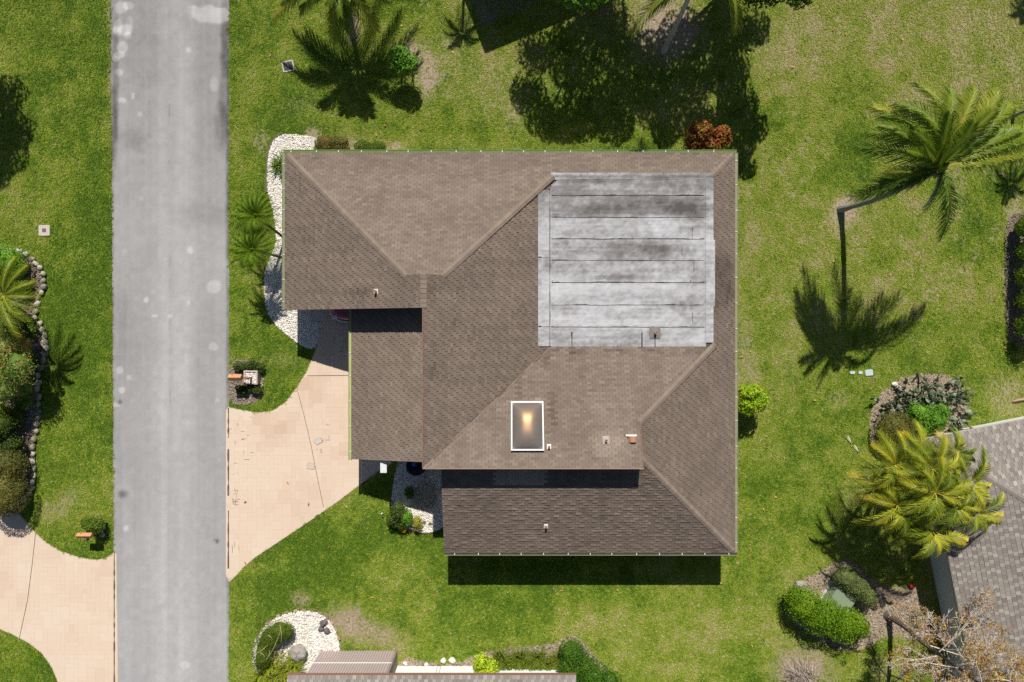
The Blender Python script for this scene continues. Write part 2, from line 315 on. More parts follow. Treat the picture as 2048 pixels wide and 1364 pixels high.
def ashlar(poly, name, hide):
    s = tag(sheet(name, poly, .026, JOINT, .03), kind='structure')
    xs = [p[0] for p in poly]; ys = [p[1] for p in poly]; cell = .23
    x0 = max(min(xs), -30); y0 = max(min(ys), -20); nx = int((min(max(xs), 30)-x0)/cell)+2; ny = int((max(ys)-y0)/cell)+2
    used = np.zeros((nx, ny), bool); rnd = random.Random(5); tiles = []
    for j in range(ny):
        for i in range(nx):
            if used[i, j]: continue
            opts = [(2, 1), (2, 2), (3, 2), (1, 1), (1, 2), (2, 3), (3, 1)]; rnd.shuffle(opts)
            for w, h in opts+[(1, 1)]:
                if i+w <= nx and j+h <= ny and not used[i:i+w, j:j+h].any(): break
            used[i:i+w, j:j+h] = True; tiles.append((x0+i*cell, y0+j*cell, w, h))
    T = []
    for x, y, w, h in tiles:
        W, H = w*cell, h*cell; cx = np.array([x, x+W, x+W, x]); cy = np.array([y, y, y+H, y+H])
        inside = inpoly(cx, cy, poly)
        if hide(x+W/2, y+H/2) or not inside.any(): continue
        if inside.all(): T.append((x, y, w, h, None))
        else: T.append((x, y, w, h, 1))
    T.sort(key=lambda q: (q[4] is not None, -q[2]*q[3])); share = {}; rest = MB()
    for k, (x, y, w, h, cut) in enumerate(T):
        W, H = w*cell, h*cell; g = rnd.choice([.006, .007, .010, .016 if rnd.random() < .12 else .007])
        tn = float(drive_tone(np.array([x+W/2]), np.array([y+H/2]))[0])+rnd.uniform(-.02, .02)
        if k < 300 and not cut:
            q = min(39, max(0, int(tn*40))); key = (w, h, q)
            if key not in share:
                mb = MB(); mb.box((0, 0, 0), (W-.008, H-.008, .016), t=q/40+.012, taper=.99); ob = mb.build('paver_stone', DRM, s, (0, 0, 0)); share[key] = ob.data
            else:
                ob = link('paver_stone', share[key], s)
            ob.location = (x+W/2, y+H/2, .0200+.0006*rnd.random())
        else:
            n = 1
            if cut:
                sub = 4
                for a in range(w*sub):
                    for b in range(h*sub):
                        cs = cell/sub; X = x+a*cs; Y = y+b*cs
                        if inpoly(np.array([X, X+cs, X+cs, X]), np.array([Y, Y, Y+cs, Y+cs]), poly).all():
                            rest.poly([(X, Y, .0285), (X+cs, Y, .0285), (X+cs, Y+cs, .0285), (X, Y+cs, .0285)], tn)
            else: rest.box((x+W/2, y+H/2, .0200), (W-g, H-g, .016), t=tn, taper=.985)
    if rest.v: tag(rest.build('paver_stones', DRM, s), kind='stuff')
    return s
roofed = lambda x, y: (x > -7.6 and y > -5.5) or y > 1.9
d1 = ashlar(DRIVE, 'driveway', roofed)
d2 = ashlar(DRIVE2, 'neighbour_driveway', lambda x, y: x < -29 or y < -19.5)
mb = MB(); q = [P(594, 778, .04), P(608, 830, .04), P(622, 890, .04), P(634, 952, .04), P(647, 1014, .04)]
for a, b in zip(q, q[1:]): mb.poly([a+Vector((-.012, 0, 0)), a+Vector((.012, 0, 0)), b+Vector((.012, 0, 0)), b+Vector((-.012, 0, 0))])
mb.poly([P(614, 752, .04), P(700, 751, .04), P(700, 750, .04), P(614, 751, .04)]); mb.build('expansion_joint', DARKJ, d1)
mb = MB(); q = [P(71, 1066, .04), P(64, 1130, .04), P(55, 1200, .04), P(38, 1278, .04)]
for a, b in zip(q, q[1:]): mb.poly([a+Vector((-.012, 0, 0)), a+Vector((.012, 0, 0)), b+Vector((.012, 0, 0)), b+Vector((-.012, 0, 0))])
mb.build('expansion_joint', DARKJ, d2)
# dark weathered joints near the street, as short filled cracks
mb = MB(); rr = random.Random(11)
for (px, py, n, sp) in [(473, 995, 10, 14), (470, 1012, 5, 10), (490, 890, 4, 25), (660, 640, 10, 40), (680, 690, 8, 30), (720, 920, 4, 10), (470, 870, 5, 30), (660, 870, 6, 30), (640, 900, 5, 24), (470, 1090, 4, 20), (480, 930, 4, 30)]:
    for _ in range(n):
        c = P(px+rr.uniform(-sp, sp)*.5, py+rr.uniform(-sp, sp), .0385); l = rr.uniform(.05, .3); w = rr.uniform(.008, .018)
        dx, dy = (l, w) if rr.random() < .5 else (w, l)
        if inpoly(np.array([c.x]), np.array([c.y]), DRIVE)[0]: mb.poly([c, c+Vector((dx, 0, 0)), c+Vector((dx, dy, 0)), c+Vector((0, dy, 0))])
tag(mb.build('joint_cracks', DARKJ, d1), kind='stuff')
# broken black tar line where the asphalt meets the concrete apron
mb = MB(); ys = np.arange(P(0, 1164).y, P(0, 815).y, .06)
for a, b in zip(ys, ys[1:]):
    w = .02+.05*float(vnoise(np.array([a*4]), np.array([0.]), 9)[0]); x = -14.94
    if vnoise(np.array([a*1.3]), np.array([3.]), 19)[0] < .38: continue
    mb.poly([(x-w, a, .034), (x+w*.6, a, .034), (x+w*.6, b, .034), (x-w, b, .034)])
mb.build('tar_edge', DARKJ, rd)
mb = MB(); ys = np.arange(-20, P(0, 1105).y, .06)
for a, b in zip(ys, ys[1:]):
    w = .015+.045*float(vnoise(np.array([a*4]), np.array([7.]), 9)[0]); x = -20.97; mb.poly([(x-w*.6, a, .034), (x+w, a, .034), (x+w, b, .034), (x-w*.6, b, .034)])
mb.build('tar_edge', DARKJ, rd)
# ---- garden beds: soil sheet + pebbles
SOIL = mat('bed_soil', [(0, (.10, .075, .055)), (1, (.34, .28, .22))], nscale=12, namt=.4, rough=.95, bump=.5, bscale=40)
WHITEBED = mat('pale_grit', [(0, (.38, .34, .29)), (1, (.74, .70, .64))], nscale=18, namt=.4, rough=.9, bump=.5, bscale=60)
PEB = mat('white_pebbles', [(0, (.14, .11, .09)), (.12, (.50, .43, .36)), (.45, (.76, .71, .63)), (1, (.90, .88, .83))], attr='tint', nscale=10, namt=.1, rough=.8)
LPEB = mat('shell_mulch', [(0, (.07, .05, .04)), (.35, (.25, .19, .14)), (.65, (.52, .45, .38)), (1, (.80, .77, .72))], attr='tint', nscale=10, namt=.1, rough=.85)
phi = (1+5**.5)/2
ICO = np.array([(-1, phi, 0), (1, phi, 0), (-1, -phi, 0), (1, -phi, 0), (0, -1, phi), (0, 1, phi), (0, -1, -phi), (0, 1, -phi), (phi, 0, -1), (phi, 0, 1), (-phi, 0, -1), (-phi, 0, 1)])/1.9
ICF = np.array([(0, 11, 5), (0, 5, 1), (0, 1, 7), (0, 7, 10), (0, 10, 11), (1, 5, 9), (5, 11, 4), (11, 10, 2), (10, 7, 6), (7, 1, 8), (3, 9, 4), (3, 4, 2), (3, 2, 6), (3, 6, 8), (3, 8, 9), (4, 9, 5), (2, 4, 11), (6, 2, 10), (8, 6, 7), (9, 8, 1)])
def pebbles(name, label, poly, dens, r0, r1, m, z=.012, parent=None, dark=None, avoid=None):
    xs = np.array([p[0] for p in poly]); ys = np.array([p[1] for p in poly]); lo = (max(xs.min(), -31), max(ys.min(), -21)); hi = (min(xs.max(), 31), min(ys.max(), 21))
    n = int((hi[0]-lo[0])*(hi[1]-lo[1])*dens); x = RNG.uniform(lo[0], hi[0], n); y = RNG.uniform(lo[1], hi[1], n)
    k = inpoly(x, y, poly)
    if avoid: k &= ~avoid(x, y)
    x, y = x[k], y[k]; n = len(x)
    r = RNG.uniform(r0, r1, n); s = np.stack([r*RNG.uniform(.8, 1.5, n), r*RNG.uniform(.6, 1.1, n), r*RNG.uniform(.45, .8, n)], 1)
    a = RNG.uniform(0, 6.28, n); v = ICO[None]*s[:, None, :]*RNG.uniform(.85, 1.15, (n, 12, 1))
    c, sn = np.cos(a)[:, None], np.sin(a)[:, None]
    V = np.stack([v[..., 0]*c-v[..., 1]*sn+x[:, None], v[..., 0]*sn+v[..., 1]*c+y[:, None], v[..., 2]+z+s[:, 2:3]*.6], -1)
    F = (ICF[None]+(np.arange(n)*12)[:, None, None]).reshape(-1, 3)
    t = RNG.beta(2.4, 1.5, n)
    if dark is not None: t = t*dark(x, y)
    o = indexed(name, V.reshape(-1, 3), F, np.repeat(t, 20), m, parent)
    return tag(o, label, None if parent else 'pebbles', None, 'stuff')
for nm, p, m, z in [('pebble_bed', BED_NW, WHITEBED, .012), ('pebble_bed', BED_S, WHITEBED, .012), ('pebble_bed', BED_B, WHITEBED, .012), ('mulch_bed', BED_L, SOIL, .06), ('mulch_bed', BED_MAIL, SOIL, .02), ('mulch_bed', BED_E, SOIL, .02)]:
    tag(sheet(nm, p, z, m, .05), kind='structure')
pebbles('white_pebbles', 'white pebbles spread along the street end of the house', BED_NW, 520, .022, .05, PEB, avoid=lambda x, y: (x > -10.6) & (y > 1.0))
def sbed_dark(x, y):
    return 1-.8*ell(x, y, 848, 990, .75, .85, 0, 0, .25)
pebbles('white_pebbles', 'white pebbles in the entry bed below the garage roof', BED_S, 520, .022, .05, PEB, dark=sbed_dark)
pebbles('white_pebbles', 'pale pebbles in the bed beside the brown ribbed shutter', BED_B, 460, .022, .055, PEB)
pebbles('shell_mulch', 'mixed shell and bark mulch in the stone edged bed', BED_L, 330, .025, .06, LPEB, z=.06, dark=lambda x, y: .25+.65*fbm(x*.8, y*.8, 77))
pebbles('dark_mulch', 'dark bark mulch in the bed at the right edge', BED_E, 260, .02, .05, LPEB, z=.02, dark=lambda x, y: .45)
for p, d, w in [(BED_HEDGE, 110, 'bark and shell litter around the clipped hedge'), (BED_CACT, 110, 'pale bark litter under the prickly pear'), (BED_SHIP, 110, 'shell litter along the white wall at the bottom'), (BED_MAIL, 160, 'grit and shells around the pebble topped planter')]:
    pebbles('bed_litter', w, p, d, .015, .05, LPEB, z=.005 if p is not BED_MAIL else .02, dark=lambda x, y: .4+.5*fbm(x*2, y*2, 71))
# bed edging
RUB = flat('brown_edging', (.13, .075, .05), .8); BRK = mat('pink_brick', [(0, (.25, .15, .13)), (1, (.5, .36, .32))], attr='tint', nscale=20, namt=.2, rough=.9)
def edging(label, pts, m, w=.05, h=.09):
    pts = smooth_line([tuple(P(a, b)[:2]) for a, b in pts], 2); mb = MB()
    mb.tube([(x, y, h*.4) for x, y in pts], [w]*len(pts), 5); return tag(mb.build('bed_edging', m), label, 'edging')
edging('brown rubber edging curving round the white entry bed', [(783, 1016), (797, 1045), (820, 1062), (850, 1068), (876, 1062), (898, 1048)], RUB, .03)
edging('dark edging along the street side of the white pebble strip', [(566, 266), (548, 275), (537, 298), (533, 335), (533, 385)], flat('grey_edging', (.16, .14, .12)), .045)
eb = thing('brick_edging', 'weathered pink brick edging round the pale pebble bed at the bottom', 'edging', P(596, 1222))
q = smooth_line([tuple(P(a, b)[:2]) for a, b in [(504, 1310), (512, 1278), (530, 1248), (560, 1227), (596, 1219), (630, 1220), (658, 1234), (676, 1262), (684, 1298)]], 2); acc = 0
for a, b in zip(q, q[1:]):
    d = math.dist(a, b); acc += d
    if acc > .24:
        acc = 0; mb = MB(); an = math.atan2(b[1]-a[1], b[0]-a[0])+random.uniform(-.12, .12); mb.box((a[0], a[1], .035), (.21, .10, .08), an, random.random(), .9); mb.build('brick', BRK, eb, (a[0], a[1], 0))
# stone border of the left bed
sbm = mat('border_stone', [(0, (.20, .19, .14)), (1, (.50, .47, .37))], attr='tint', nscale=9, namt=.3, rough=.95, bump=.5, bscale=30)
stb = thing('stone_border', 'row of rounded grey stones edging the shrub bed by the street', 'border', P(94, 690))
q = smooth_line([tuple(P(a, b)[:2]) for a, b in [(36, 500), (55, 508), (76, 526), (92, 550), (92, 575), (80, 598), (72, 618), (76, 643), (90, 662), (97, 690), (93, 715), (82, 740), (77, 775), (80, 815), (77, 850), (68, 890), (70, 930), (73, 955), (62, 985), (47, 1008)]], 3); acc = 0
def rock(c, s, rz, seed, n=10, m=6):
    rnd = random.Random(seed); mb = MB(); ca, sa = math.cos(rz), math.sin(rz)
    ph = [rnd.uniform(0, 6.28) for _ in range(6)]
    for i in range(m+1):
        th = math.pi*i/m
        for j in range(n):
            a = 2*math.pi*j/n; r = 1+.13*math.sin(2*a+ph[0]+th)+.10*math.sin(3*a+ph[1]-2*th)+.08*math.sin(5*a+ph[2]+3*th)
            x = s[0]*r*math.sin(th)**.7*math.cos(a); y = s[1]*r*math.sin(th)**.7*math.sin(a); z = s[2]*math.cos(th)*(1+.08*math.sin(3*a+ph[3]))
            mb.v.append((c[0]+x*ca-y*sa, c[1]+x*sa+y*ca, c[2]+z))
    for i in range(m):
        for j in range(n):
            a = i*n+j; b = i*n+(j+1) % n; mb.f.append((a, a+n, b+n, b)); mb.t.append(rnd.random())
    mb.t = [rnd.random()*.2+(seed*.37 % 1)*.8]*len(mb.f); return mb
for a, b in zip(q, q[1:]):
    acc += math.dist(a, b)
    if acc > .30:
        acc = random.uniform(-.06, .05); a = (a[0]+random.uniform(-.06, .06), a[1]+random.uniform(-.04, .04)); an = math.atan2(b[1]-a[1], b[0]-a[0]); sd = random.randint(0, 999)
        rock((a[0], a[1], .12), (.17*random.uniform(.7, 1.25), .14*random.uniform(.75, 1.25), .13*random.uniform(.7, 1.2)), an+random.uniform(-.4, .4), sd, 8, 5).build('stone', sbm, stb, (a[0], a[1], 0), smooth=True)
# ================================================================== ROOFS
SHM = mat('brown_shingle', [(0, (.062, .049, .041)), (.5, (.193, .152, .122)), (1, (.34, .275, .22))], attr='tint', nscale=.75, namt=.13, rough=.95, bump=.25, bscale=160, detail=7, spec=.15)
SHG = mat('grey_shingle', [(0, (.13, .11, .10)), (.5, (.27, .24, .215)), (1, (.47, .46, .40))], attr='tint', nscale=1.2, namt=.08, rough=.95, bump=.25, bscale=160, detail=5, spec=.15)
DECK = flat('roof_underlay', (.085, .07, .06), .95)
FASC = mat('brown_fascia', [(0, (.17, .085, .06)), (1, (.30, .17, .12))], nscale=4, namt=.3, rough=.7)
STUC = mat('beige_stucco', [(0, (.50, .43, .34)), (1, (.62, .55, .45))], nscale=5, namt=.3, rough=.9, bump=.3, bscale=90)
WSTUC = mat('white_stucco', [(0, (.78, .78, .77)), (1, (.86, .86, .85))], nscale=5, namt=.3, rough=.9, bump=.2, bscale=90)
WHITE = flat('white_paint', (.70, .70, .69), .5)
ALGAE = mat('algae_green', [(0, (.085, .16, .02)), (.5, (.17, .26, .045)), (1, (.33, .37, .12))], nscale=2.5, namt=.45, rough=.6)
GUT = mat('gutter_metal', [(0, (.15, .14, .10)), (1, (.30, .28, .22))], nscale=6, namt=.3, rough=.5)
S = 1/3.
def clip(poly, cl):
    out = poly; n = len(cl)
    for i in range(n):
        if not out: return out
        ax, ay = cl[i]; bx, by = cl[(i+1) % n]; src = out; out = []
        side = lambda p: (bx-ax)*(p[1]-ay)-(by-ay)*(p[0]-ax)
        for j in range(len(src)):
            p = src[j]; q = src[(j+1) % len(src)]; sp, sq = side(p), side(q)
            if sp >= -1e-9: out.append(p)
            if (sp > 1e-9 and sq < -1e-9) or (sp < -1e-9 and sq > 1e-9):
                t = sp/(sp-sq); out.append((p[0]+(q[0]-p[0])*t, p[1]+(q[1]-p[1])*t))
    return out
def ccw(p):
    a = sum(p[i][0]*p[(i+1) % len(p)][1]-p[(i+1) % len(p)][0]*p[i][1] for i in range(len(p)))
    return p if a > 0 else p[::-1]
PENDING = []
def roof_slope(house, polys, up, zf, m, slope=S, e=.134, tab=.305, shift=.1525, tb=.015, gap=.013, tint=None, deck_polys=None, limit=None, seed=1, rnd_amp=.085, alt=0, name='roof_slope', base=.5):
    """polys: convex plan polygons; up: uphill unit vector in plan; zf(x,y): plane height"""
    rnd = random.Random(seed); ux, uy = up[1], -up[0]; vx, vy = up
    toab = lambda p: (p[0]*ux+p[1]*uy, p[0]*vx+p[1]*vy); toxy = lambda q: (q[0]*ux+q[1]*vx, q[0]*uy+q[1]*vy)
    dk = MB()
    for p in (deck_polys or polys):
        q = ccw(p); n = len(q); i = len(dk.v)
        dk.v += [(x, y, zf(x, y)-.012) for x, y in q]+[(x, y, zf(x, y)-.15) for x, y in q]
        dk.f.append(tuple(range(i, i+n))); dk.f.append(tuple(range(i+2*n-1, i+n-1, -1))); dk.t += [.4, .4]
        for j in range(n): k = (j+1) % n; dk.f.append((i+n+j, i+n+k, i+k, i+j)); dk.t.append(.4)
    part = dk.build(name, FASC, house); part.data.materials.append(DECK)
    for pl in part.data.polygons:
        if abs(pl.normal.z) > .5: pl.material_index = 1
    AB = [ccw([toab(p) for p in q]) for q in polys]; pe = e/math.sqrt(1+slope*slope)
    b0 = min(b for q in AB for _, b in q); b1 = max(b for q in AB for _, b in q)
    full = []; mb = MB(); row = 0; b = b0-.015
    while b < b1:
        ba, bb = b, b+pe; off = (row*shift) % tab+rnd.uniform(-.008, .008)
        for q in AB:
            lo = min(a for a, _ in q); hi = max(a for a, _ in q)
            k = math.floor((lo-off)/tab)
            while off+k*tab < hi:
                a0 = off+k*tab+gap/2; a1 = off+(k+1)*tab-gap/2; k += 1
                lb = ba+(rnd.uniform(-.004, .004))
                c = clip([(a0, lb), (a1, lb), (a1, bb), (a0, bb)], q)
                if len(c) < 3: continue
                cx, cy = toxy(((a0+a1)/2, (ba+bb)/2))
                if limit and not limit(cx, cy): continue
                t = base+rnd.gauss(0, rnd_amp*.6)
                if tint: t = tint(cx, cy, t, row, k, rnd)
                th = tb*(rnd.uniform(1.3, 2.0) if ((k+row*alt) % 2) ^ (rnd.random() < .14) else rnd.uniform(.35, .6))
                isfull = len(c) == 4 and abs((c[2][0]-c[0][0])*(c[2][1]-c[0][1])) > .98*(a1-a0)*(bb-lb)
                rec = (c, ba, pe, th, t, toxy, zf, cx, cy, up, slope, a1-a0)
                if isfull: full.append(rec)
                else: add_tab(mb, rec)
        b += pe; row += 1
    PENDING.append((house, part, full, mb, m)); return part
def add_tab(mb, rec):
    c, ba, pe, th, t, toxy, zf = rec[:7]; n = len(c); i = len(mb.v)
    for q in c:
        x, y = toxy(q); f = min(1, max(0, (q[1]-ba)/pe)); mb.v.append((x, y, zf(x, y)+th*(1-f)+.001))
    for q in c: x, y = toxy(q); mb.v.append((x, y, zf(x, y)-.008))
    mb.f.append(tuple(range(i, i+n))); mb.t.append(t)
    for j in range(n): k = (j+1) % n; mb.f.append((i+n+j, i+n+k, i+k, i+j)); mb.t.append(t*.8)
def finish_shingles(house, nmax=300, visible=lambda x, y, z: True):
    cand = []
    for h, part, full, mb, m in PENDING:
        if h is house:
            cand += [(r[6](r[7], r[8]), part, r, m) for r in full if visible(r[7], r[8], r[6](r[7], r[8]))]
    cand.sort(key=lambda q: -q[0]); chosen = cand[:nmax]; ids = {id(q[2]) for q in chosen}; share = {}
    for z, part, r, m in chosen:
        q = min(9, max(0, int(r[4]*10))); key = (part.name, q)
        if key not in share:
            up, sl = r[9], r[10]; mb = MB(); W = r[11]; pe = r[2]
            ux, uy = up[1], -up[0]; loc = lambda a, b: (a*ux+b*up[0], a*uy+b*up[1])
            for zt in (0, 1):
                for a, b in ((-W/2, -pe/2), (W/2, -pe/2), (W/2, pe/2), (-W/2, pe/2)):
                    x, y = loc(a, b); mb.v.append((x, y, b*sl+(-.008 if zt else .001+.015*(.5-b/pe))))
            mb.f = [(0, 1, 2, 3), (4, 5, 1, 0), (5, 6, 2, 1), (6, 7, 3, 2), (7, 4, 0, 3)]; mb.t = [q/10+.05]*5
            ob = mb.build('shingle', m, part); share[key] = ob.data
        else: ob = link('shingle', share[key], part)
        ob.location = Vector((r[7], r[8], z))-wloc(part)
    for h, part, full, mb, m in PENDING:
        if h is house:
            for r in full:
                if id(r) not in ids: add_tab(mb, r)
            if mb.v: tag(mb.build('shingles', m, part), kind='stuff')
def caps(house, p0, p1, drop, m, w=.145, e=.2, tint=.64):
    """ridge cap pieces from the low end p0 to the high end p1"""
    p0, p1 = Vector(p0), Vector(p1); d = p1-p0; L = d.length; d.normalize(); h = Vector((d.x, d.y, 0)).normalized(); s = Vector((-h.y, h.x, 0)); n = max(1, int(L/e)); share = []
    for v in range(5):
        mb = MB(); l = e*1.06; tt = tint+(v-2)*.03
        for a, lift in ((0, .034), (l, .016)):
            o = d*a
            for b, zz in ((-w, -w*drop-.006), (-w*.25, -w*.25*drop+.004), (0, .006), (w*.25, -w*.25*drop+.004), (w, -w*drop-.006)):
                mb.v.append(tuple(o+s*b+Vector((0, 0, zz+lift))))
        for j in range(4): mb.f.append((j, j+5, j+6, j+1)); mb.t.append(tt)
        for a in (0, 5):
            k = len(mb.v)
            mb.v += [(x, y, z-.03) for x, y, z in mb.v[a:a+5]]
            for j in range(4): mb.f.append((a+j, a+j+1, k+j+1, k+j) if a == 0 else (a+j+1, a+j, k+j, k+j+1)); mb.t.append(tt*.8)
        me = bpy.data.meshes.new('ridge_cap'); me.from_pydata(mb.v, [], mb.f); at = me.attributes.new('tint', 'FLOAT', 'FACE'); at.data.foreach_set('value', np.array(mb.t, np.float32)); me.materials.append(m); share.append(me)
    for i in range(n): link('ridge_cap', share[random.randrange(5)], house, p0+d*(L/n*i))
def gutter(house, a, b, out, z, step=1.15, w=.135, first=.4, lin=None):
    """open trough from a to b (plan), out = outward unit vector"""
    a, b, o = Vector((*a, 0)), Vector((*b, 0)), Vector((*out, 0)); d = (b-a).normalized(); L = (b-a).length
    mb = MB(); prof = [(0.004, .01), (0.004, -.10), (w*.8, -.10), (w, -.01), (w+.012, -.006), (w+.012, .006), (w-.012, .004), (w*.8-.01, -.09), (.014, -.09), (.014, .01)]
    n = len(prof)
    for p in (a, b):
        for r, zz in prof: mb.v.append(tuple(p+o*r+Vector((0, 0, z+zz))))
    for j in range(n): k = (j+1) % n; mb.f.append((j, k, n+k, n+j)); mb.t.append(.5)
    mb.f += [tuple(range(n-1, -1, -1)), tuple(range(n, 2*n))]; mb.t += [.5, .5]
    g = mb.build('gutter', GUT, house)
    l = MB(); l.poly([tuple(p+o*r+Vector((0, 0, z-.012))) for p, r in ((a+d*.01, .016), (b-d*.01, .016), (b-d*.01, w*.9), (a+d*.01, w*.9))]); l.build('moss_lining', lin or ALGAE, g)
    k = first; me = None
    while k < L-.2:
        c = a+d*k+o*(w*.5); ang = math.atan2(o.y, o.x)
        if me is None:
            mb = MB(); mb.box((0, 0, 0), (w*.7, .035, .02), ang, .5); br = mb.build('bracket', WHITE, g); me = br.data
        else: br = link('bracket', me, g)
        br.location = c+Vector((0, 0, z+.005)); k += step*random.uniform(.9, 1.1)
    return g
# ------------------------------------------------------------------ the main house
XW, XE, YN, YS, ZE = -11.11, 10.91, 9.22, -10.35, 2.6
XR, ZR = -4.03, 2.6+(11.11-4.03)/3; YRAKE = 1.52; YF = -5.77; ZFLAT = 3.0
SF = (ZR-ZFLAT)/(-.27-YF)
zW = lambda x, y: ZE+(x-XW)*S
zN = lambda x, y: ZE+(YN-y)*S
zE = lambda x, y: ZE+(XE-x)*S
zS = lambda x, y: ZE+(y-YS)*S
zI = lambda x, y: ZR-(x-XR)*S
zF = lambda x, y: ZFLAT+(-.27-y)*SF
zG = lambda x, y: zW(x, y)-1.2
YG = 2.98; XG0 = -11.11+(YN-YG); XG1 = XR+(ZR-zN(0, YG))/S           # the little gable on the ridge
XFW, XFE, YFN, YFS = XR+(ZR-ZFLAT)/S, XE-(ZFLAT-ZE)/S, YN-(ZFLAT-ZE)/S, -.27
XQ = 5.95; ZQ = zE(XQ, 0); YQ = -.27-(ZQ-ZFLAT)/SF; YQS = YS+(ZQ-ZE)/S; XS0 = -3.32
XVQ = XFW-(YFS-YQ)*(XFW-XR)/(YFS-YF)
house = thing('house', 'large brown shingled house with a pale flat roof panel and a skylight', 'house', (0, 0, 0))
stair = lambda s: s
rust = lambda x, y, t: t
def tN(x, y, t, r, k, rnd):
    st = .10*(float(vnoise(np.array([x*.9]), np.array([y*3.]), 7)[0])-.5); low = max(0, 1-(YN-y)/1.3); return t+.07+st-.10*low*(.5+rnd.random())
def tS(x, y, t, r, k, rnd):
    if P(988, 0, 4).x < x < P(1090, 0, 4).x and y > -6.75: return t+.42  # brighter block within the shaded strip, put into the shingle colour
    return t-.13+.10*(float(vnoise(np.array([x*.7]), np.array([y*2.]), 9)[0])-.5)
def tI(x, y, t, r, k, rnd):
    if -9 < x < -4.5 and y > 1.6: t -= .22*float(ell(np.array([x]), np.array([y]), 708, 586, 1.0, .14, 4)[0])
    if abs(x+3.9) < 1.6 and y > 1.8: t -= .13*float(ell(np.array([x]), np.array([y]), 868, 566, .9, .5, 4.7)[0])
    return t-.05+(.07 if k % 2 else -.07)*.3+.16*(float(fbm(np.array([x*.8]), np.array([y*.8]), 13)[0])-.5)
def tF(x, y, t, r, k, rnd):
    d = .2*float(ell(np.array([x]), np.array([y]), 1212, 885, .7, .6, 4.2)[0]) if abs(x-4.2) < 2 else 0
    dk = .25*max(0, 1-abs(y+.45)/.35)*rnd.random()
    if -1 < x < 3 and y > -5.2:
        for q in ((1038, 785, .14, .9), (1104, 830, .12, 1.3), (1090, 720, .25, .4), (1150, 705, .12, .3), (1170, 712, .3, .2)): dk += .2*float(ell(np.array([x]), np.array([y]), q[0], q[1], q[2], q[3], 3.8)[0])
    return t+.05+.12*(float(vnoise(np.array([x*2.]), np.array([y*.6]), 15)[0])-.5)+d-dk
def tG(x, y, t, r, k, rnd): return t+.09*max(0, (x+7)/3)+.12*(float(fbm(np.array([x*.9]), np.array([y*.9]), 19)[0])-.5)
def tE(x, y, t, r, k, rnd):
    d = .22*float(ell(np.array([x]), np.array([y]), 1440, 570, .8, 1.4, 2.8)[0]) if x > 9.4 and y > -2 else 0
    return t-.05-d+.12*(float(fbm(np.array([x*.8]), np.array([y*.5]), 23)[0])-.5)
roof_slope(house, [[(XW, YN), (XE, YN), (XFE, YFN), (XW+1.2, YFN)], [(XW+1.2, YFN), (XFW, YFN), (XG1, YG), (XG0, YG)]], (0, -1), zN, SHM, tint=tN, seed=2, name='roof_slope')
roof_slope(house, [[(XW, YN), (XG0, YG), (XG0, YRAKE), (XW, YRAKE)], [(XG0, YG+.06), (XR, YG+.06), (XR, YRAKE), (XG0, YRAKE)]], (1, 0), zW, SHM, tint=tI, seed=3, shift=.1, gap=.022, tb=.022)
VX0, VX1 = XFW, XR
roof_slope(house, [[(XG1, YG), (XFW, YFN), (XFW, YFS), (XG1, YFS)], [(XR, YG+.06), (XG1, YG+.06), (XG1, YFS), (XR, YFS)], [(XR, YFS), (XFW, YFS), (XR, YF)]], (-1, 0), zI, SHM, tint=tI, seed=4, shift=.1, gap=.022, tb=.022)
roof_slope(house, [[(XFW, YFS), (XFE, YFS), (XQ, YQ), (XVQ, YQ)], [(XVQ, YQ), (XQ, YQ), (XQ, YF), (XR, YF)]], (0, -1), zF, SHM, slope=SF, tint=tF, seed=5)
roof_slope(house, [[(XE, YN), (XE, YS), (XFE, YS+1.2), (XFE, YFN)], [(XFE, YFS), (XFE, YS+1.2), (XQ, YQS), (XQ, YQ)]], (-1, 0), zE, SHM, tint=tE, seed=6, shift=.1, gap=.020, tb=.020)
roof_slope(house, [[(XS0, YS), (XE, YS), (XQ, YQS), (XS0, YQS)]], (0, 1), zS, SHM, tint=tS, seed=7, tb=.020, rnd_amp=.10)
XGE = P(703, 0, 2.48).x
roof_slope(house, [[(XGE, YRAKE+.6), (XR+.12, YRAKE+.6), (XR+.12, -5.72), (XGE, -5.80)]], (1, 0), zG, SHM, tint=tG, seed=8, shift=.1, gap=.022, tb=.022)
finish_shingles(house)
hp = lambda x, y, f: (x, y, f(x, y)+.012)
caps(house, hp(XW+.1, YN-.1, zN), hp(XG0, YG, zN), S*.7, SHM)
caps(house, hp(XFW+.15, YFN-.05, zN), hp(XG1, YG, zN), S*.7, SHM)
caps(house, hp(XE-.1, YN-.1, zN), hp(XFE, YFN, zN), S*.7, SHM)
caps(house, (XFE+.12, YFS+.12, ZFLAT+.03), hp(XQ, YQ, zF), S*.7, SHM)
caps(house, hp(XE-.1, YS+.1, zE), hp(XQ, YQS, zE), S*.7, SHM)
caps(house, (XR, YRAKE, ZR+.012), (XR, YG+.06, ZR+.012), S, SHM, tint=.6)
mb = MB(); mb.poly([(XG0-.05, YG, zN(0, YG)-.02), (XG1+.05, YG, zN(0, YG)-.02), (XR, YG, ZR)]); mb.poly([(XG0-.05, YG-.02, zN(0, YG)-.02), (XR, YG-.02, ZR), (XG1+.05, YG-.02, zN(0, YG)-.02)]); mb.build('gablet', FASC, house)
mb = MB()                                                # metal in the valley
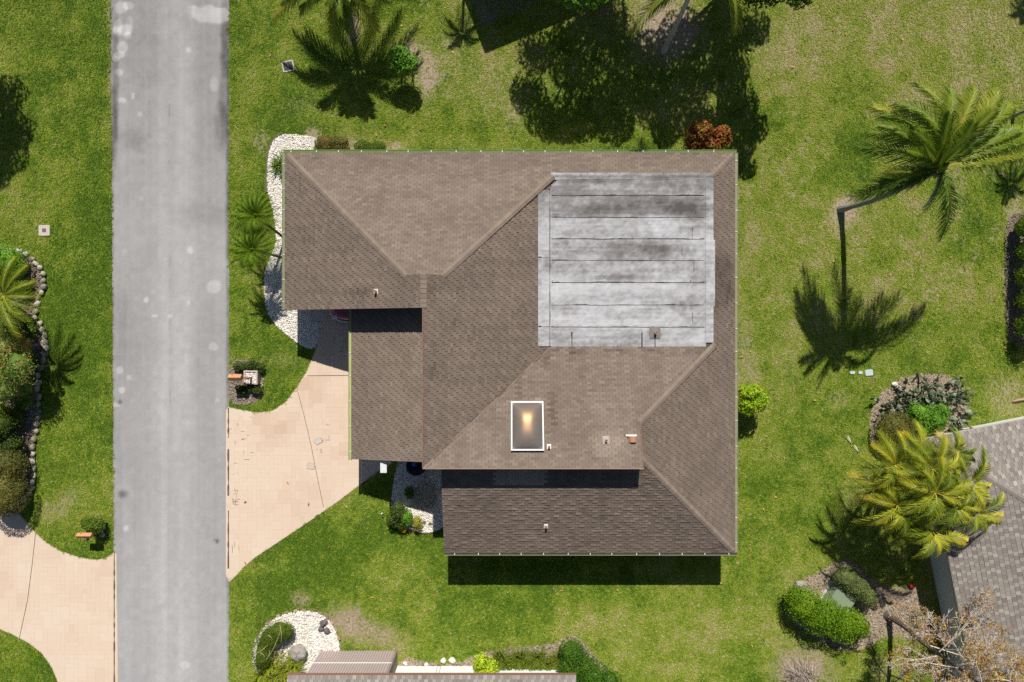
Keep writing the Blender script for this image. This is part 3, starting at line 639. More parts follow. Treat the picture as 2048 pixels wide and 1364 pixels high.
for i in range(14):
    t0, t1 = i/14, (i+1)/14; w = .035+.03*random.random()
    f = lambda t, s: (XR+(XFW-XR)*t+s*.7, YF+(YFS-YF)*t-s*.7, ZR+(ZFLAT-ZR)*t+.028+abs(s)*.2)
    mb.poly([f(t0, -w), f(t0, 0), f(t1, 0), f(t1, -w)], random.random()); mb.poly([f(t0, 0), f(t0, w), f(t1, w), f(t1, 0)], random.random())
mb.build('valley_flashing', mat('rusty_flashing', [(0, (.09, .065, .05)), (1, (.27, .20, .16))], attr='tint', nscale=8, namt=.4, rough=.7), house)
# drip edges on the two high edges
mb = MB(); mb.box((XR-.03, (YRAKE+YF)/2, ZR-.09), (.045, YRAKE-YF, .22)); mb.build('fascia_board', FASC, house)
mb = MB(); mb.box(((XR+XQ)/2, YF-.03, ZR-.09), (XQ-XR+.06, .045, .22)); mb.build('fascia_board', mat('sun_bleached_fascia', [(0, (.30, .19, .14)), (1, (.42, .30, .24))], nscale=3, namt=.4), house)
mb = MB(); mb.box((XQ+.02, (YQ+YF)/2, 0), (.03, YQ-YF, .16))
mb.v = [(x, y, z+zF(x, y)-.06) for x, y, z in mb.v]; mb.build('fascia_board', FASC, house)
# ------------------------------------------------------------------ flat roof of membrane strips
def mem_tone(x, y):
    t = .48+.36*(fbm(x*.35, y*1.6, 91)-.5)+.26*(fbm(x*2.3, y*2.3, 93)-.5)+.20*(fbm(x*.45, y*11, 92)-.5)+.36*(fbm(x*6, y*9, 94)-.5)+.1*(vnoise(x*.6, y*14, 95)-.5)
    t = t-.16*np.clip((y-5.2)/2.5, 0, 1)
    for q in [(1300, 410, 2.8, .38, .5), (1180, 420, 1.6, .3, .3), (1270, 500, 1.3, .5, .45), (1330, 500, 1.0, .4, .3), (1220, 500, .5, .3, .3), (1240, 555, 1.0, .15, .3), (1400, 555, .5, .35, .3), (1310, 665, .3, .25, .5), (1140, 540, 1., .3, .15), (1380, 420, .8, .5, .3), (1110, 665, .5, .3, .12), (1250, 380, 2, .4, .1)]:
        t = t-q[4]*.5*ell(x, y, q[0], q[1], q[2], q[3], ZFLAT, 0, .5)
    for q in [(1110, 575, 1.2, .5, .1), (1200, 640, 3, .4, .12), (1340, 445, 1., .3, .14), (1340, 565, .3, .2, .1)]: t = t+q[4]*ell(x, y, q[0], q[1], q[2], q[3], ZFLAT, 0, .6)
    return np.clip(t, 0, 1)
MEM = mat('grey_membrane', [(0, (.085, .078, .075)), (.3, (.235, .225, .225)), (.6, (.46, .46, .475)), (1, (.70, .70, .70))], attr='tone', nscale=14, namt=.16, rough=.8, bump=.3, bscale=12, detail=8, stretch=(.6, 2.2, 1))
TAR = flat('black_tar', (.045, .042, .042), .8)
fr = MB(); fr.poly([(XFW-.1, YFS-.1, ZFLAT-.03), (XFE, YFS-.1, ZFLAT-.03), (XFE, YFN, ZFLAT-.03), (XFW-.1, YFN, ZFLAT-.03)]); fr = fr.build('flat_roof', DECK, house)
yb = [P(0, v, ZFLAT).y for v in (693, 654, 610, 565, 521, 478, 435, 391, 357)]; xa, xb = XFW-.02, P(1412, 0, 3).x
for k in range(8):
    y0, y1 = yb[k], yb[k+1]; zz = ZFLAT+.004+.004*(k % 2)
    keep = None
    if k == 7: keep = lambda x, y: (x-XFW)+(YFN-y) > .55
    grid('membrane_strip', np.linspace(xa, xb, 100), np.linspace(y0, y1+.03, 15), lambda X, Y: zz+.010*(fbm(X*1.1, Y*2.2, 97)-.5)*2, MEM, fr, keep, {'tone': mem_tone})
    if k:
        mb = MB(); xs = np.arange(xa, xb-.05, .045)
        w = .010+.05*np.clip(fbm(xs*1.7, xs*0+k*3.3, 99)-.45, 0, 1)*2+.05*np.clip(vnoise(xs*5, xs*0+k*5., 101)-.78, 0, 1)*3*(fbm(xs*.9, xs*0+k, 103) > .5)
        yy = y0+.05*(fbm(xs*.9, xs*0+k*9., 98)-.5)
        for i in range(len(xs)-1): mb.poly([(xs[i], yy[i]-.008, zz+.012), (xs[i+1], yy[i+1]-.008, zz+.012), (xs[i+1], yy[i+1]+w[i+1], zz+.014), (xs[i], yy[i]+w[i], zz+.014)])
        mb.build('tar_seam', TAR, fr)
tone1 = {'tone': lambda x, y: mem_tone(x, y)+.05}
yl = [P(0, v, 3.1).y for v in (693, 654, 516, 380)]
for k in range(3):
    grid('flashing_strip', np.linspace(P(1076, 0, 3.15).x, XFW+.05, 10), np.linspace(yl[k]+.02, yl[k+1], 60), lambda X, Y: np.maximum(ZFLAT, zI(X, Y))+.052, MEM, fr, lambda x, y: (x-XFW)+(YFN-y) > .02, tone1)
    if k:
        mb = MB(); mb.poly([(P(1077, 0, 3.15).x, yl[k]-.01, zI(P(1077, 0, 3.15).x, 0)+.058), (xa-.06, yl[k]-.02, ZFLAT+.062), (xa-.06, yl[k]+.06, ZFLAT+.062), (P(1077, 0, 3.15).x, yl[k]+.05, zI(P(1077, 0, 3.15).x, 0)+.058)]); mb.build('tar_seam', TAR, fr)
grid('flashing_strip', np.linspace(XFW+.02, xb+.33, 90), np.linspace(YFN-.22, YFN+.12, 6), lambda X, Y: np.minimum(ZFLAT, zN(X, Y))+.018+.035*(Y > YFN-.06), MEM, fr, None, tone1)
for k, (v0, v1, dx) in enumerate([(685, 612, .30), (612, 480, .38), (480, 357, .30)]):
    grid('flashing_strip', np.linspace(xb-.02, XFE+.02+(dx-.30), 10), np.linspace(P(0, v0, 3).y, P(0, v1, 3).y, 60), lambda X, Y: np.minimum(ZFLAT, zE(X, Y))+.03+.02*(X > XFE-.1), MEM, fr, None, tone1)
mb = MB(); ys = np.arange(yb[0], yb[-1], .07)
for x, amp in ((xa, .05), (P(1144, 0, 3).x, .06), (P(1284, 0, 3).x, .04), (P(1310, 0, 3).x, .03)):
    lim = 99 if x == xa else yb[0]+.75
    for a, b in zip(ys, ys[1:]):
        if b < lim: w = .012+amp*float(vnoise(np.array([a*2.+x]), np.array([x]), 105)[0])**2; mb.poly([(x-w, a, ZFLAT+.066), (x+w*.5, a, ZFLAT+.066), (x+w*.5, b, ZFLAT+.066), (x-w, b, ZFLAT+.066)])
mb.build('tar_seam', TAR, fr)
mb = MB()
for _ in range(46):
    x = random.uniform(xa, xb); k = random.randrange(1, 8); y = yb[k]+random.uniform(-.02, .06); l = random.uniform(.02, .1)
    mb.poly([(x, y, ZFLAT+.03), (x+random.uniform(.01, .04), y, ZFLAT+.03), (x+random.uniform(.0, .03), y+l, ZFLAT+.03)])
for (px, py, l) in [(1385, 455, .5), (1364, 490, .5), (1388, 520, .6), (1385, 625, .5), (1105, 560, .15), (1235, 690, .2), (1242, 688, .16), (1228, 689, .14)]:
    c = P(px, py, ZFLAT+.03); x = c.x
    for i in range(8): mb.poly([(x-.012, c.y-l*i/8, c.z), (x+.012, c.y-l*i/8, c.z), (x+.02*math.sin(i), c.y-l*(i+1)/8, c.z)])
tag(mb.build('tar_spatter', TAR, fr), kind='stuff')
# ------------------------------------------------------------------ gutters
gutter(house, (XW-.1, YN), (XE+.1, YN), (0, 1), ZE, lin=mat('wet_moss', [(0, (.05, .12, .012)), (1, (.16, .27, .03))], nscale=3, namt=.4, rough=.6))
gutter(house, (XW, YRAKE), (XW, YN), (-1, 0), ZE, lin=mat('pale_moss', [(0, (.12, .17, .06)), (1, (.30, .33, .18))], nscale=3, namt=.4, rough=.6))
gutter(house, (XE, YN), (XE, YS), (1, 0), ZE, lin=mat('pale_moss', [(0, (.16, .18, .08)), (1, (.34, .34, .20))], nscale=3, namt=.4, rough=.6))
gutter(house, (XE+.1, YS), (XS0, YS), (0, -1), ZE, lin=flat('gutter_silt', (.05, .055, .03), .9))
gutter(house, (XGE, -5.85), (XGE, YRAKE-.6+1.0), (-1, 0), 2.48, lin=mat('lime_moss', [(0, (.30, .36, .09)), (1, (.50, .54, .20))], nscale=3, namt=.4, rough=.6))
# ------------------------------------------------------------------ walls
def wall(parent, a, b, h, m=STUC, th=.2, z0=0.):
    a, b = Vector((*a, 0)), Vector((*b, 0)); mb = MB(); d = b-a; c = (a+b)/2
    mb.box((c.x, c.y, z0+(h-z0)/2), (d.length, th, h-z0), math.atan2(d.y, d.x)); return mb.build('wall', m, parent)
wall(house, (-10.5, 8.6), (10.3, 8.6), 2.55); wall(house, (10.3, 8.5), (10.3, -9.7), 2.55); wall(house, (10.2, -9.8), (-2.6, -9.8), 2.55)
wall(house, (-10.5, 8.5), (-10.5, 2.1), 2.55); wall(house, (-10.4, 2.1), (-9.1, 2.1), 2.6); wall(house, (-2.7, -9.7), (-2.7, -5.2), 2.7)
wall(house, (-3.75, 2.0), (-3.75, -5.4), 4.6, z0=2.5); wall(house, (-3.6, -5.42), (5.6, -5.42), 4.7, z0=2.9); wall(house, (5.6, -5.3), (5.6, -4.0), 4.2, z0=3.2)
wall(house, (-7.1, .8), (-7.1, -5.3), 2.4); wall(house, (-7.0, -5.3), (-3.7, -5.3), 2.5); wall(house, (-6.2, 8.5), (-6.2, 1.2), 2.5)
mb = MB()
for k in range(4): mb.box((-7.22, -2.3, .32+k*.56), (.05, 5.2, .53))
mb.build('garage_door', flat('door_tan', (.5, .45, .38)), house)
mb = MB(); mb.box((1.0, -5.54, 4.3), (2.6, .03, .34)); mb.build('clerestory_window', flat('dark_glass', (.03, .035, .04), .1), house)
# ------------------------------------------------------------------ roof fittings
def on(zf, px, py, z0=4.2):
    for _ in range(8): c = P(px, py, z0); z0 = zf(c.x, c.y)
    return Vector((c.x, c.y, z0))
PIPE = flat('weathered_pipe', (.42, .30, .22), .7); DARKH = flat('pipe_hollow', (.02, .02, .02), .9); LEAD = flat('lead_flashing', (.36, .31, .29), .6)
def vent(c, r, h, sl, label=None, flash=.2, fm=None):
    mb = MB(); mb.lathe(c, [(r, -.05), (r, h), (r*.75, h), (r*.75, h-.06), (0, h-.06)], 12); v = mb.build('vent_pipe', PIPE, house, c)
    mb = MB(); f = flash
    for x, y in ((-f, -f), (f, -f), (f, f), (-f, f)): mb.v.append((c.x+x, c.y+y*1.1, c.z+sl[0]*x+sl[1]*y*1.1+.024))
    mb.v.append((c.x, c.y, c.z+.07)); mb.f = [(0, 1, 4), (1, 2, 4), (2, 3, 4), (3, 0, 4)]; mb.t = [.5]*4; mb.build('flashing', fm or LEAD, v, c)
vent(on(zF, 1212, 880), .055, .22, (0, -SF), flash=.16); vent(on(zF, 1098, 893), .05, .20, (0, -SF), flash=.1, fm=WHITE); vent(on(zS, 1092, 1052), .05, .24, (0, S), flash=.10, fm=WHITE)
vent(on(zW, 752, 583), .055, .26, (S, 0), flash=.11, fm=flat('pale_flashing', (.6, .5, .44))); vent(on(lambda x, y: ZFLAT, 1310, 666, 3), .055, .26, (0, 0), flash=.26, fm=flat('stained_patch', (.21, .18, .17)))
c = on(zF, 1265, 878); TERRA = flat('terracotta_metal', (.44, .22, .13), .55)
mb = MB(); n = 8
for y in (-.13, .13):
    for i in range(n+1): a = math.pi*i/n; mb.v.append((c.x-.17*math.cos(a)*1.0, c.y+y, c.z+.06+.13*math.sin(a)+(-y)*SF*.3))
    mb.v += [(c.x-.17, c.y+y, c.z-.06), (c.x+.17, c.y+y, c.z-.06)]
for i in range(n): mb.f.append((i, i+1, n+3+i+1, n+3+i)); mb.t.append(.5)
mb.f += [tuple(range(n+1))+(n+2, n+1), tuple(range(2*n+3, n+2, -1))+(2*n+4, 2*n+5), (0, n+3, 2*n+4, n+1), (n, n+2, 2*n+5, 2*n+3)]; mb.t += [.5]*4
bv = mb.build('box_vent', TERRA, house, c)
mb = MB(); mb.box((c.x-.06, c.y+.17, c.z+.0), (.52, .085, .10)); mb.build('flashing', WHITE, bv, c)
# skylight
a, b = on(zF, 1022, 802), on(zF, 1088, 900); cx, cy = (a.x+b.x)/2, (a.y+b.y)/2; W, H = abs(b.x-a.x), abs(b.y-a.y); cz = zF(cx, cy)
sk = MB()
def kerb(m, x0, x1, y0, y1, z0, z1):
    for (xa_, xb_, ya_, yb_) in ((x0, x1, y0, y0+.065), (x0, x1, y1-.065, y1), (x0, x0+.065, y0+.065, y1-.065), (x1-.065, x1, y0+.065, y1-.065)):
        i = len(m.v)
        for dz in (z0, z1):
            for x, y in ((xa_, ya_), (xb_, ya_), (xb_, yb_), (xa_, yb_)): m.v.append((x, y, zF(x, y)+dz))
        for f in ((4, 5, 6, 7), (0, 1, 5, 4), (1, 2, 6, 5), (2, 3, 7, 6), (3, 0, 4, 7)): m.f.append(tuple(i+j for j in f)); m.t.append(.5)
kerb(sk, cx-W/2, cx+W/2, cy-H/2, cy+H/2, -.05, .17); sk = sk.build('skylight', WHITE, house, (cx, cy, cz))
def dome_z(X, Y):
    u = np.clip(np.abs(X-cx)/(W/2-.07), 0, 1); v = np.clip(np.abs(Y-cy)/(H/2-.07), 0, 1)
    return zF(X, Y)+.15+.26*((1-u**2.6)*(1-v**2.6))**.8
SKG = mat('bronze_acrylic', [(0, (.10, .092, .09)), (1, (.19, .165, .15))], nscale=7, namt=.3, rough=.33, spec=.7)
SKG.node_tree.nodes['Principled BSDF'].inputs['Specular Tint'].default_value = (1.0, .58, .24, 1)
dm = grid('dome', np.linspace(cx-W/2+.07, cx+W/2-.07, 30), np.linspace(cy-H/2+.07, cy+H/2-.07, 44), dome_z, SKG, sk, loc=(cx, cy, cz)); dm.data.polygons.foreach_set('use_smooth', [True]*len(dm.data.polygons))
mb = MB(); kerb(mb, cx-W/2+.10, cx+W/2-.10, cy-H/2+.10, cy+H/2-.10, .10, .165); mb.build('inner_frame', flat('copper_rim', (.34, .20, .14), .5), sk, (cx, cy, cz))

# twigs, needles and droppings lying on the slopes
mb = MB(); rd_ = random.Random(17)
for zf, x0, x1, y0, y1, n in ((zN, -8, 0, 4, 9, 26), (zF, -1, 5.5, -5.5, -1, 30), (zS, -3, 8, -10, -7, 34), (zE, 9.9, 10.8, -8, 8, 22), (zE, 6.5, 9.5, -7, -4, 18), (zI, -3.8, 1, -2, 2, 22), (zG, -7.6, -4.3, -5.5, 0, 14), (zW, -10.9, -6, 1.8, 4, 14)):
    for _ in range(n):
        x, y = rd_.uniform(x0, x1), rd_.uniform(y0, y1); a = rd_.uniform(0, 6.28); l = rd_.uniform(.03, .08) if rd_.random() < .35 else .014; w = rd_.uniform(.004, .007) if l > .02 else .012; d = (math.cos(a)*l, math.sin(a)*l); s_ = (-math.sin(a)*w, math.cos(a)*w)
        mb.poly([(x+d[0]*i+s_[0]*j, y+d[1]*i+s_[1]*j, zf(x+d[0]*i+s_[0]*j, y+d[1]*i+s_[1]*j)+.05) for i, j in ((-1, -1), (1, -1), (1, 1), (-1, 1))], rd_.random())
tag(mb.build('roof_debris', mat('dry_debris', [(0, (.22, .15, .10)), (.6, (.46, .36, .24)), (1, (.72, .68, .60))], attr='tint', nscale=5, namt=.1, rough=.9), house), kind='stuff')
# ------------------------------------------------------------------ neighbouring houses
nh = thing('neighbour_house', 'grey shingled house turned slightly, at the lower right edge', 'house', (RH_O.x, RH_O.y, 0))
NL, NW_ = 16., 15.
nz = lambda k: (lambda x, y: 2.6+S*max(0, k(x-RH_O.x, y-RH_O.y)))
da = lambda x, y: x*RU.x+y*RU.y
db = lambda x, y: x*RV.x+y*RV.y
lim = lambda x, y: x < 31 and y > -21
def tGr(x, y, t, r, k, rnd): return .5+((.13 if k % 2 else -.10) if rnd.random() < .8 else -.03)+rnd.gauss(0, .07)
hx = NW_/2
roof_slope(nh, [[rq(0, 0), rq(NL, 0), rq(NL-hx, hx), rq(hx, hx)]], tuple(RV), nz(db), SHG, e=.21, tab=.2, shift=.1, tint=tGr, limit=lim, seed=21, gap=.01)
roof_slope(nh, [[rq(0, 0), rq(0, NW_), rq(hx, hx)]], tuple(RU), nz(da), SHG, e=.21, tab=.2, shift=.1, tint=tGr, limit=lim, seed=22, gap=.01)
finish_shingles(nh, 300, lambda x, y, z: abs(x)*FPX/(CAM_H-z) < 1020 and abs(y)*FPX/(CAM_H-z) < 680)
mb = MB(); za = 2.6+hx*S
for q in ([rq(0, NW_), rq(NL, NW_), rq(NL-hx, hx), rq(hx, hx)], [rq(NL, 0), rq(NL, NW_), rq(NL-hx, hx)]):
    mb.poly([(x, y, 2.6 if i < 2 else za) for i, (x, y) in enumerate(q)])
mb.build('roof_slope', SHG, nh)
e0, e1 = rq(.08, .08), rq(hx, hx); caps(nh, (*e0, 2.63), (*e1, za+.01), S*.7, SHG, tint=.45, e=.25)
for q in ((rq(.6, .6), rq(15.4, .6)), (rq(.6, 14.4), rq(.6, .6)), (rq(.6, 14.4), rq(15.4, 14.4)), (rq(15.4, .6), rq(15.4, 14.4))): wall(nh, q[0], q[1], 2.5, mat('pale_stucco', [(0, (.55, .55, .54)), (1, (.66, .66, .65))], nscale=4, namt=.3, rough=.9))
mb = MB()
for q in ((rq(0, 0), rq(0, NW_)), (rq(0, 0), rq(NL, 0))):
    a, b = Vector((*q[0], 0)), Vector((*q[1], 0)); d = b-a; c = (a+b)/2; mb.box((c.x, c.y, 2.51), (d.length, .03, .17), math.atan2(d.y, d.x))
mb.build('fascia_board', flat('pale_fascia', (.45, .42, .38)), nh)
bh = thing('neighbour_house', 'grey shingled house with white wall and brown shutter at the bottom', 'house', (-4, -18, 0))
BX0, BX1, BY = P(575, 0, 2.6).x, P(1152, 0, 2.6).x, P(0, 1350, 2.6).y
roof_slope(bh, [[(BX0, BY), (BX1, BY), (BX1, BY-6), (BX0, BY-6)]], (0, -1), lambda x, y: 2.6+(BY-y)*S, SHG, e=.21, tab=.2, shift=.1, tint=tGr, limit=lambda x, y: y > -19, seed=23, gap=.01)
finish_shingles(bh, 110, lambda x, y, z: abs(y)*FPX/(CAM_H-z) < 690)
mb = MB(); mb.poly([(BX1, BY-6, 4.6), (BX0, BY-6, 4.6), (BX0, BY-12, 2.6), (BX1, BY-12, 2.6)]); mb.build('roof_slope', SHG, bh)
mb = MB(); mb.box(((BX0+BX1)/2, BY+.015, 2.52), (BX1-BX0, .03, .17)); mb.build('fascia_board', FASC, bh)
wall(bh, (-6.04, -17.24), (2.4, -17.24), 2.75, WSTUC); wall(bh, (-10.13, -16.5), (-10.13, -27.8), 2.5, WSTUC); wall(bh, (2.4, -17.3), (2.4, -27.8), 2.5, WSTUC); wall(bh, (2.4, -27.8), (-10.1, -27.8), 2.5, WSTUC)
mb = MB(); mb.box((-6.1, -16.75, 1.25), (.12, .88, 2.5)); mb.build('wall', flat('brown_side_wall', (.26, .21, .19)), bh)
SHUT = mat('taupe_shutter', [(0, (.40, .325, .31)), (1, (.52, .435, .42))], attr='tint', nscale=2, namt=.12, rough=.5)
sh = MB(); sh.box((-8.09, -16.42, 1.25), (4.06, .12, 2.5)); sh = sh.build('shutter_wall', flat('taupe_backing', (.42, .345, .33)), bh); me = None; k = 0; x = -10.10
while x < -6.1:
    if me is None:
        mb = MB(); mb.v = [(0, 0, 0), (.03, .045, 0), (.10, .045, 0), (.13, 0, 0)]; mb.v += [(a, b, 2.44) for a, b, _ in mb.v]; mb.f = [(1, 0, 4, 5), (2, 1, 5, 6), (3, 2, 6, 7), (4, 7, 6, 5), (0, 1, 2, 3)]; mb.t = [.5, .6, .5, .5, .5]; r = mb.build('shutter_rib', SHUT, sh); me = r.data
    else: r = link('shutter_rib', me, sh)
    r.location = (x+4-0*4-4, -16.36, .03); r.location = Vector((x, -16.36, .03))-wloc(sh); x += .134; k += 1
mb = MB(); mb.box((-8.09, -16.30, 1.42), (4.0, .03, .05)); mb.build('mid_rail', WHITE, sh)
for x in (-3.93, -3.75): mb = MB(); mb.box((x, -17.12, 1.3), (.025, .03, 2.5)); mb.build('conduit', flat('grey_conduit', (.4, .4, .41)), bh)
# house beyond the top edge
tp = P(970, 110); th = thing('neighbour_house', 'house just beyond the top edge whose roof corner shades the lawn', 'house', (tp.x, tp.y+2.4, 0))
d1_ = Vector((-42, 110)).normalized(); d2_ = Vector((170, 70)).normalized(); o_ = Vector((tp.x+.05, tp.y+SUN_K*2.6+.02))
tq = lambda a, b, z: (o_.x+d1_.x*a+d2_.x*b, o_.y+d1_.y*a+d2_.y*b, z)
mb = MB(); mb.poly([tq(0, 0, 2.6), tq(0, 12, 2.6), tq(5, 7, 4.2), tq(5, 5, 4.2)]); mb.poly([tq(0, 12, 2.6), tq(10, 12, 2.6), tq(5, 7, 4.2)]); mb.poly([tq(10, 12, 2.6), tq(10, 0, 2.6), tq(5, 5, 4.2), tq(5, 7, 4.2)]); mb.poly([tq(10, 0, 2.6), tq(0, 0, 2.6), tq(5, 5, 4.2)]); mb.poly([tq(0, 0, 2.5), tq(10, 0, 2.5), tq(10, 12, 2.5), tq(0, 12, 2.5)])
mb.build('roof', SHM, th)
for a, b in (((.6, .6), (.6, 11.4)), ((.6, 11.4), (9.4, 11.4)), ((9.4, 11.4), (9.4, .6)), ((9.4, .6), (.6, .6))): wall(th, tq(*a, 0)[:2], tq(*b, 0)[:2], 2.5)
tag(sheet('patio', [tq(-.7, -.5, 0)[:2], tq(-.7, 3.0, 0)[:2], tq(3, 3.0, 0)[:2], tq(3, -.5, 0)[:2]], .03, flat('patio_concrete', (.16, .15, .14), .9)), kind='structure')
# ================================================================== PLANTS
BARK = mat('grey_bark', [(0, (.10, .075, .06)), (1, (.30, .25, .21))], nscale=5, namt=.4, rough=.95, bump=.6, bscale=25)
PBARK = mat('palm_bark', [(0, (.14, .12, .10)), (1, (.36, .32, .28))], nscale=4, namt=.4, rough=.95, bump=.6, bscale=30, stretch=(1, 1, 5))
DBARK = mat('dark_bark', [(0, (.05, .04, .035)), (1, (.17, .135, .115))], nscale=5, namt=.4, rough=.95, bump=.6, bscale=30)
G_BRIGHT = leafmat('bright_leaves', (0.053, 0.150, 0.012), (0.135, 0.315, 0.022), (0.240, 0.450, 0.045))
G_MID = leafmat('green_leaves', (0.05, 0.1, 0.01), (0.12, 0.2, 0.018), (0.22, 0.31, 0.035))
G_DARK = leafmat('dark_leaves', (0.032, 0.06, 0.01), (0.075, 0.12, 0.018), (0.15, 0.2, 0.04))
G_OLIVE = leafmat('olive_leaves', (0.06, 0.07, 0.012), (0.16, 0.165, 0.035), (0.29, 0.25, 0.06))
G_YEL = leafmat('yellow_leaves', (0.150, 0.300, 0.015), (0.450, 0.600, 0.030), (0.800, 0.800, 0.045))
G_RUST = leafmat('rusty_leaves', (0.075, 0.105, 0.018), (0.180, 0.180, 0.038), (0.420, 0.195, 0.075))
G_CROT = leafmat('croton_leaves', (.22, .02, .015), (.34, .05, .02), (.36, .17, .03), (.12, .17, .015), (.45, .10, .07))
G_GREY = leafmat('grey_green_leaves', (0.085, 0.12, 0.03), (0.175, 0.22, 0.065), (0.28, 0.32, 0.12))
G_FLOW = leafmat('flowering_leaves', (0.045, 0.105, 0.018), (0.120, 0.210, 0.030), (0.225, 0.300, 0.060), (0.300, 0.330, 0.075), (0.800, 0.060, 0.075))
G_COCO = leafmat('coconut_leaves', (.03, .075, .008), (.085, .17, .018), (.20, .29, .025), (.44, .42, .05), rough=.4, transl=.28, spec=.28)
G_AREC = leafmat('areca_leaves', (.06, .105, .010), (.21, .28, .02), (.45, .47, .035), (.78, .58, .07), rough=.42, transl=.3, spec=.3)
G_SAGO = leafmat('pygmy_palm_leaves', (0.06, 0.13, 0.008), (0.16, 0.27, 0.014), (0.29, 0.4, 0.03), rough=.5, spec=.22)
def leaf_quads(pos, nrm, size, rnd=None, asp=.5, fold=.15):
    n = len(pos); r = RNG.normal(size=(n, 3)); u = np.cross(nrm, r); u /= np.linalg.norm(u, axis=1, keepdims=True)+1e-9
    v = np.cross(nrm, u); L = (size*RNG.uniform(.65, 1.3, n))[:, None]; w = L*asp
    return np.stack([pos-u*L*.5, pos+v*w*.5+nrm*L*fold, pos+u*L*.5, pos-v*w*.5+nrm*L*fold], 1)
def leaf_cloud(blobs, n, size, rough=.22, flat_top=.35, seed=0, up=.35, fill=.3, inner=.62):
    B = np.array(blobs, float); area = (B[:, 3]*B[:, 4]+B[:, 3]*B[:, 5]+B[:, 4]*B[:, 5]); k = RNG.choice(len(B), n, p=area/area.sum())
    d = RNG.normal(size=(n, 3)); d /= np.linalg.norm(d, axis=1, keepdims=True); d[:, 2] = np.where(d[:, 2] < -.35, -d[:, 2], d[:, 2])
    lump = fbm(d[:, 0]*2.6+k*3.1+seed, d[:, 1]*2.6+d[:, 2]*1.7, 200+seed, 3)
    r = 1+rough*2*(lump-.5); inn = RNG.random(n) < fill; r = np.where(inn, r*RNG.uniform(inner, 1, n), r*RNG.uniform(.94, 1.05, n))
    c = B[k, :3]; rad = B[k, 3:6]; off = d*rad*r[:, None]
    if B.shape[1] > 6:
        a = B[k, 6]; off = np.stack([off[:, 0]*np.cos(a)-off[:, 1]*np.sin(a), off[:, 0]*np.sin(a)+off[:, 1]*np.cos(a), off[:, 2]], 1)
    p = c+off
    if len(B) > 1 and fill < .5:                      # drop leaves buried inside another blob
        keep = np.ones(n, bool)
        for j in range(len(B)):
            q = (p-B[j, :3]); q = q if B.shape[1] <= 6 else np.stack([q[:, 0]*np.cos(B[j, 6])+q[:, 1]*np.sin(B[j, 6]), -q[:, 0]*np.sin(B[j, 6])+q[:, 1]*np.cos(B[j, 6]), q[:, 2]], 1)
            keep &= ~(((q/B[j, 3:6])**2).sum(1) < .35)
        p, d, lump = p[keep], d[keep], lump[keep]
    ok = p[:, 2] > .01; p, d, lump = p[ok], d[ok], lump[ok]; n = len(p)
    nr = d*.8+RNG.normal(size=(n, 3))*.55+np.array([0, 0, up]); nr /= np.linalg.norm(nr, axis=1, keepdims=True)
    t = np.clip(.45+.7*(lump-.5)+RNG.normal(0, .2, n), 0, 1)
    return leaf_quads(p, nr, size), t
def core(blobs, m, parent, loc, k=.72):
    for i, b in enumerate(blobs):
        mb = rock((b[0], b[1], b[2]), (b[3]*k, b[4]*k, b[5]*k), b[6] if len(b) > 6 else 0, i+5, 12, 8); mb.build('foliage_core', m, parent, loc, True)
def shrub(name, label, cat, blobs, m, n, size, rough=.22, stem=True, group=None, fill=.3, coreb=True, up=.35, asp=.5, seed=0):
    """blobs: (px, py, z, rx, ry, rz[, angle]) with radii in metres, place read at height z"""
    W = []
    for b in blobs: c = P(b[0], b[1], b[2]); W.append((c.x, c.y, b[2], b[3], b[4], b[5], b[6] if len(b) > 6 else 0.))
    cx = sum(w[0] for w in W)/len(W); cy = sum(w[1] for w in W)/len(W); loc = (cx, cy, 0)
    t = thing(name, label, cat, loc, group); V, ti = leaf_cloud(W, n, size, rough, seed=seed+len(label), fill=fill, up=up)
    npmesh('foliage', V, 4, ti, m, t, loc)
    if coreb: core(W, m, t, loc)
    mb = MB(); rnd = random.Random(n)
    for w in W[:4]:
        for _ in range(3): mb.tube([(w[0]+rnd.uniform(-.06, .06), w[1]+rnd.uniform(-.06, .06), 0), (w[0]+rnd.uniform(-.1, .1), w[1]+rnd.uniform(-.1, .1), w[2]*.5), (w[0]+rnd.uniform(-.3, .3)*w[3], w[1]+rnd.uniform(-.3, .3)*w[4], w[2])], [.03, .022, .01], 5)
    mb.build('stem', BARK, t, loc); return t
def tree(name, label, blobs, m, n, size, base, trunk_r=.2, fill=.55, group=None, asp=.5, rough=.3):
    """blobs in world metres"""
    loc = (base[0], base[1], 0); t = thing(name, label, 'tree', loc, group); V, ti = leaf_cloud(blobs, n, size, rough, fill=fill, inner=.25); npmesh('crown', V, 4, ti, m, t, loc)
    zl = min(b[2] for b in blobs); mb = MB(); fork = Vector((base[0], base[1], max(1.6, zl*.5)))
    mb.tube([(base[0], base[1], -.05), (base[0]+.05, base[1], fork.z*.5), fork], [trunk_r*1.4, trunk_r, trunk_r*.85], 9); mb.build('trunk', BARK, t, loc)
    for b in blobs:
        e = Vector(b[:3]); mid = fork.lerp(e, .5)+Vector((random.uniform(-.3, .3), random.uniform(-.3, .3), .3)); mb = MB(); mb.tube([fork, mid, e], [trunk_r*.5, trunk_r*.3, trunk_r*.1], 6); mb.build('limb', BARK, t, loc)
    return t
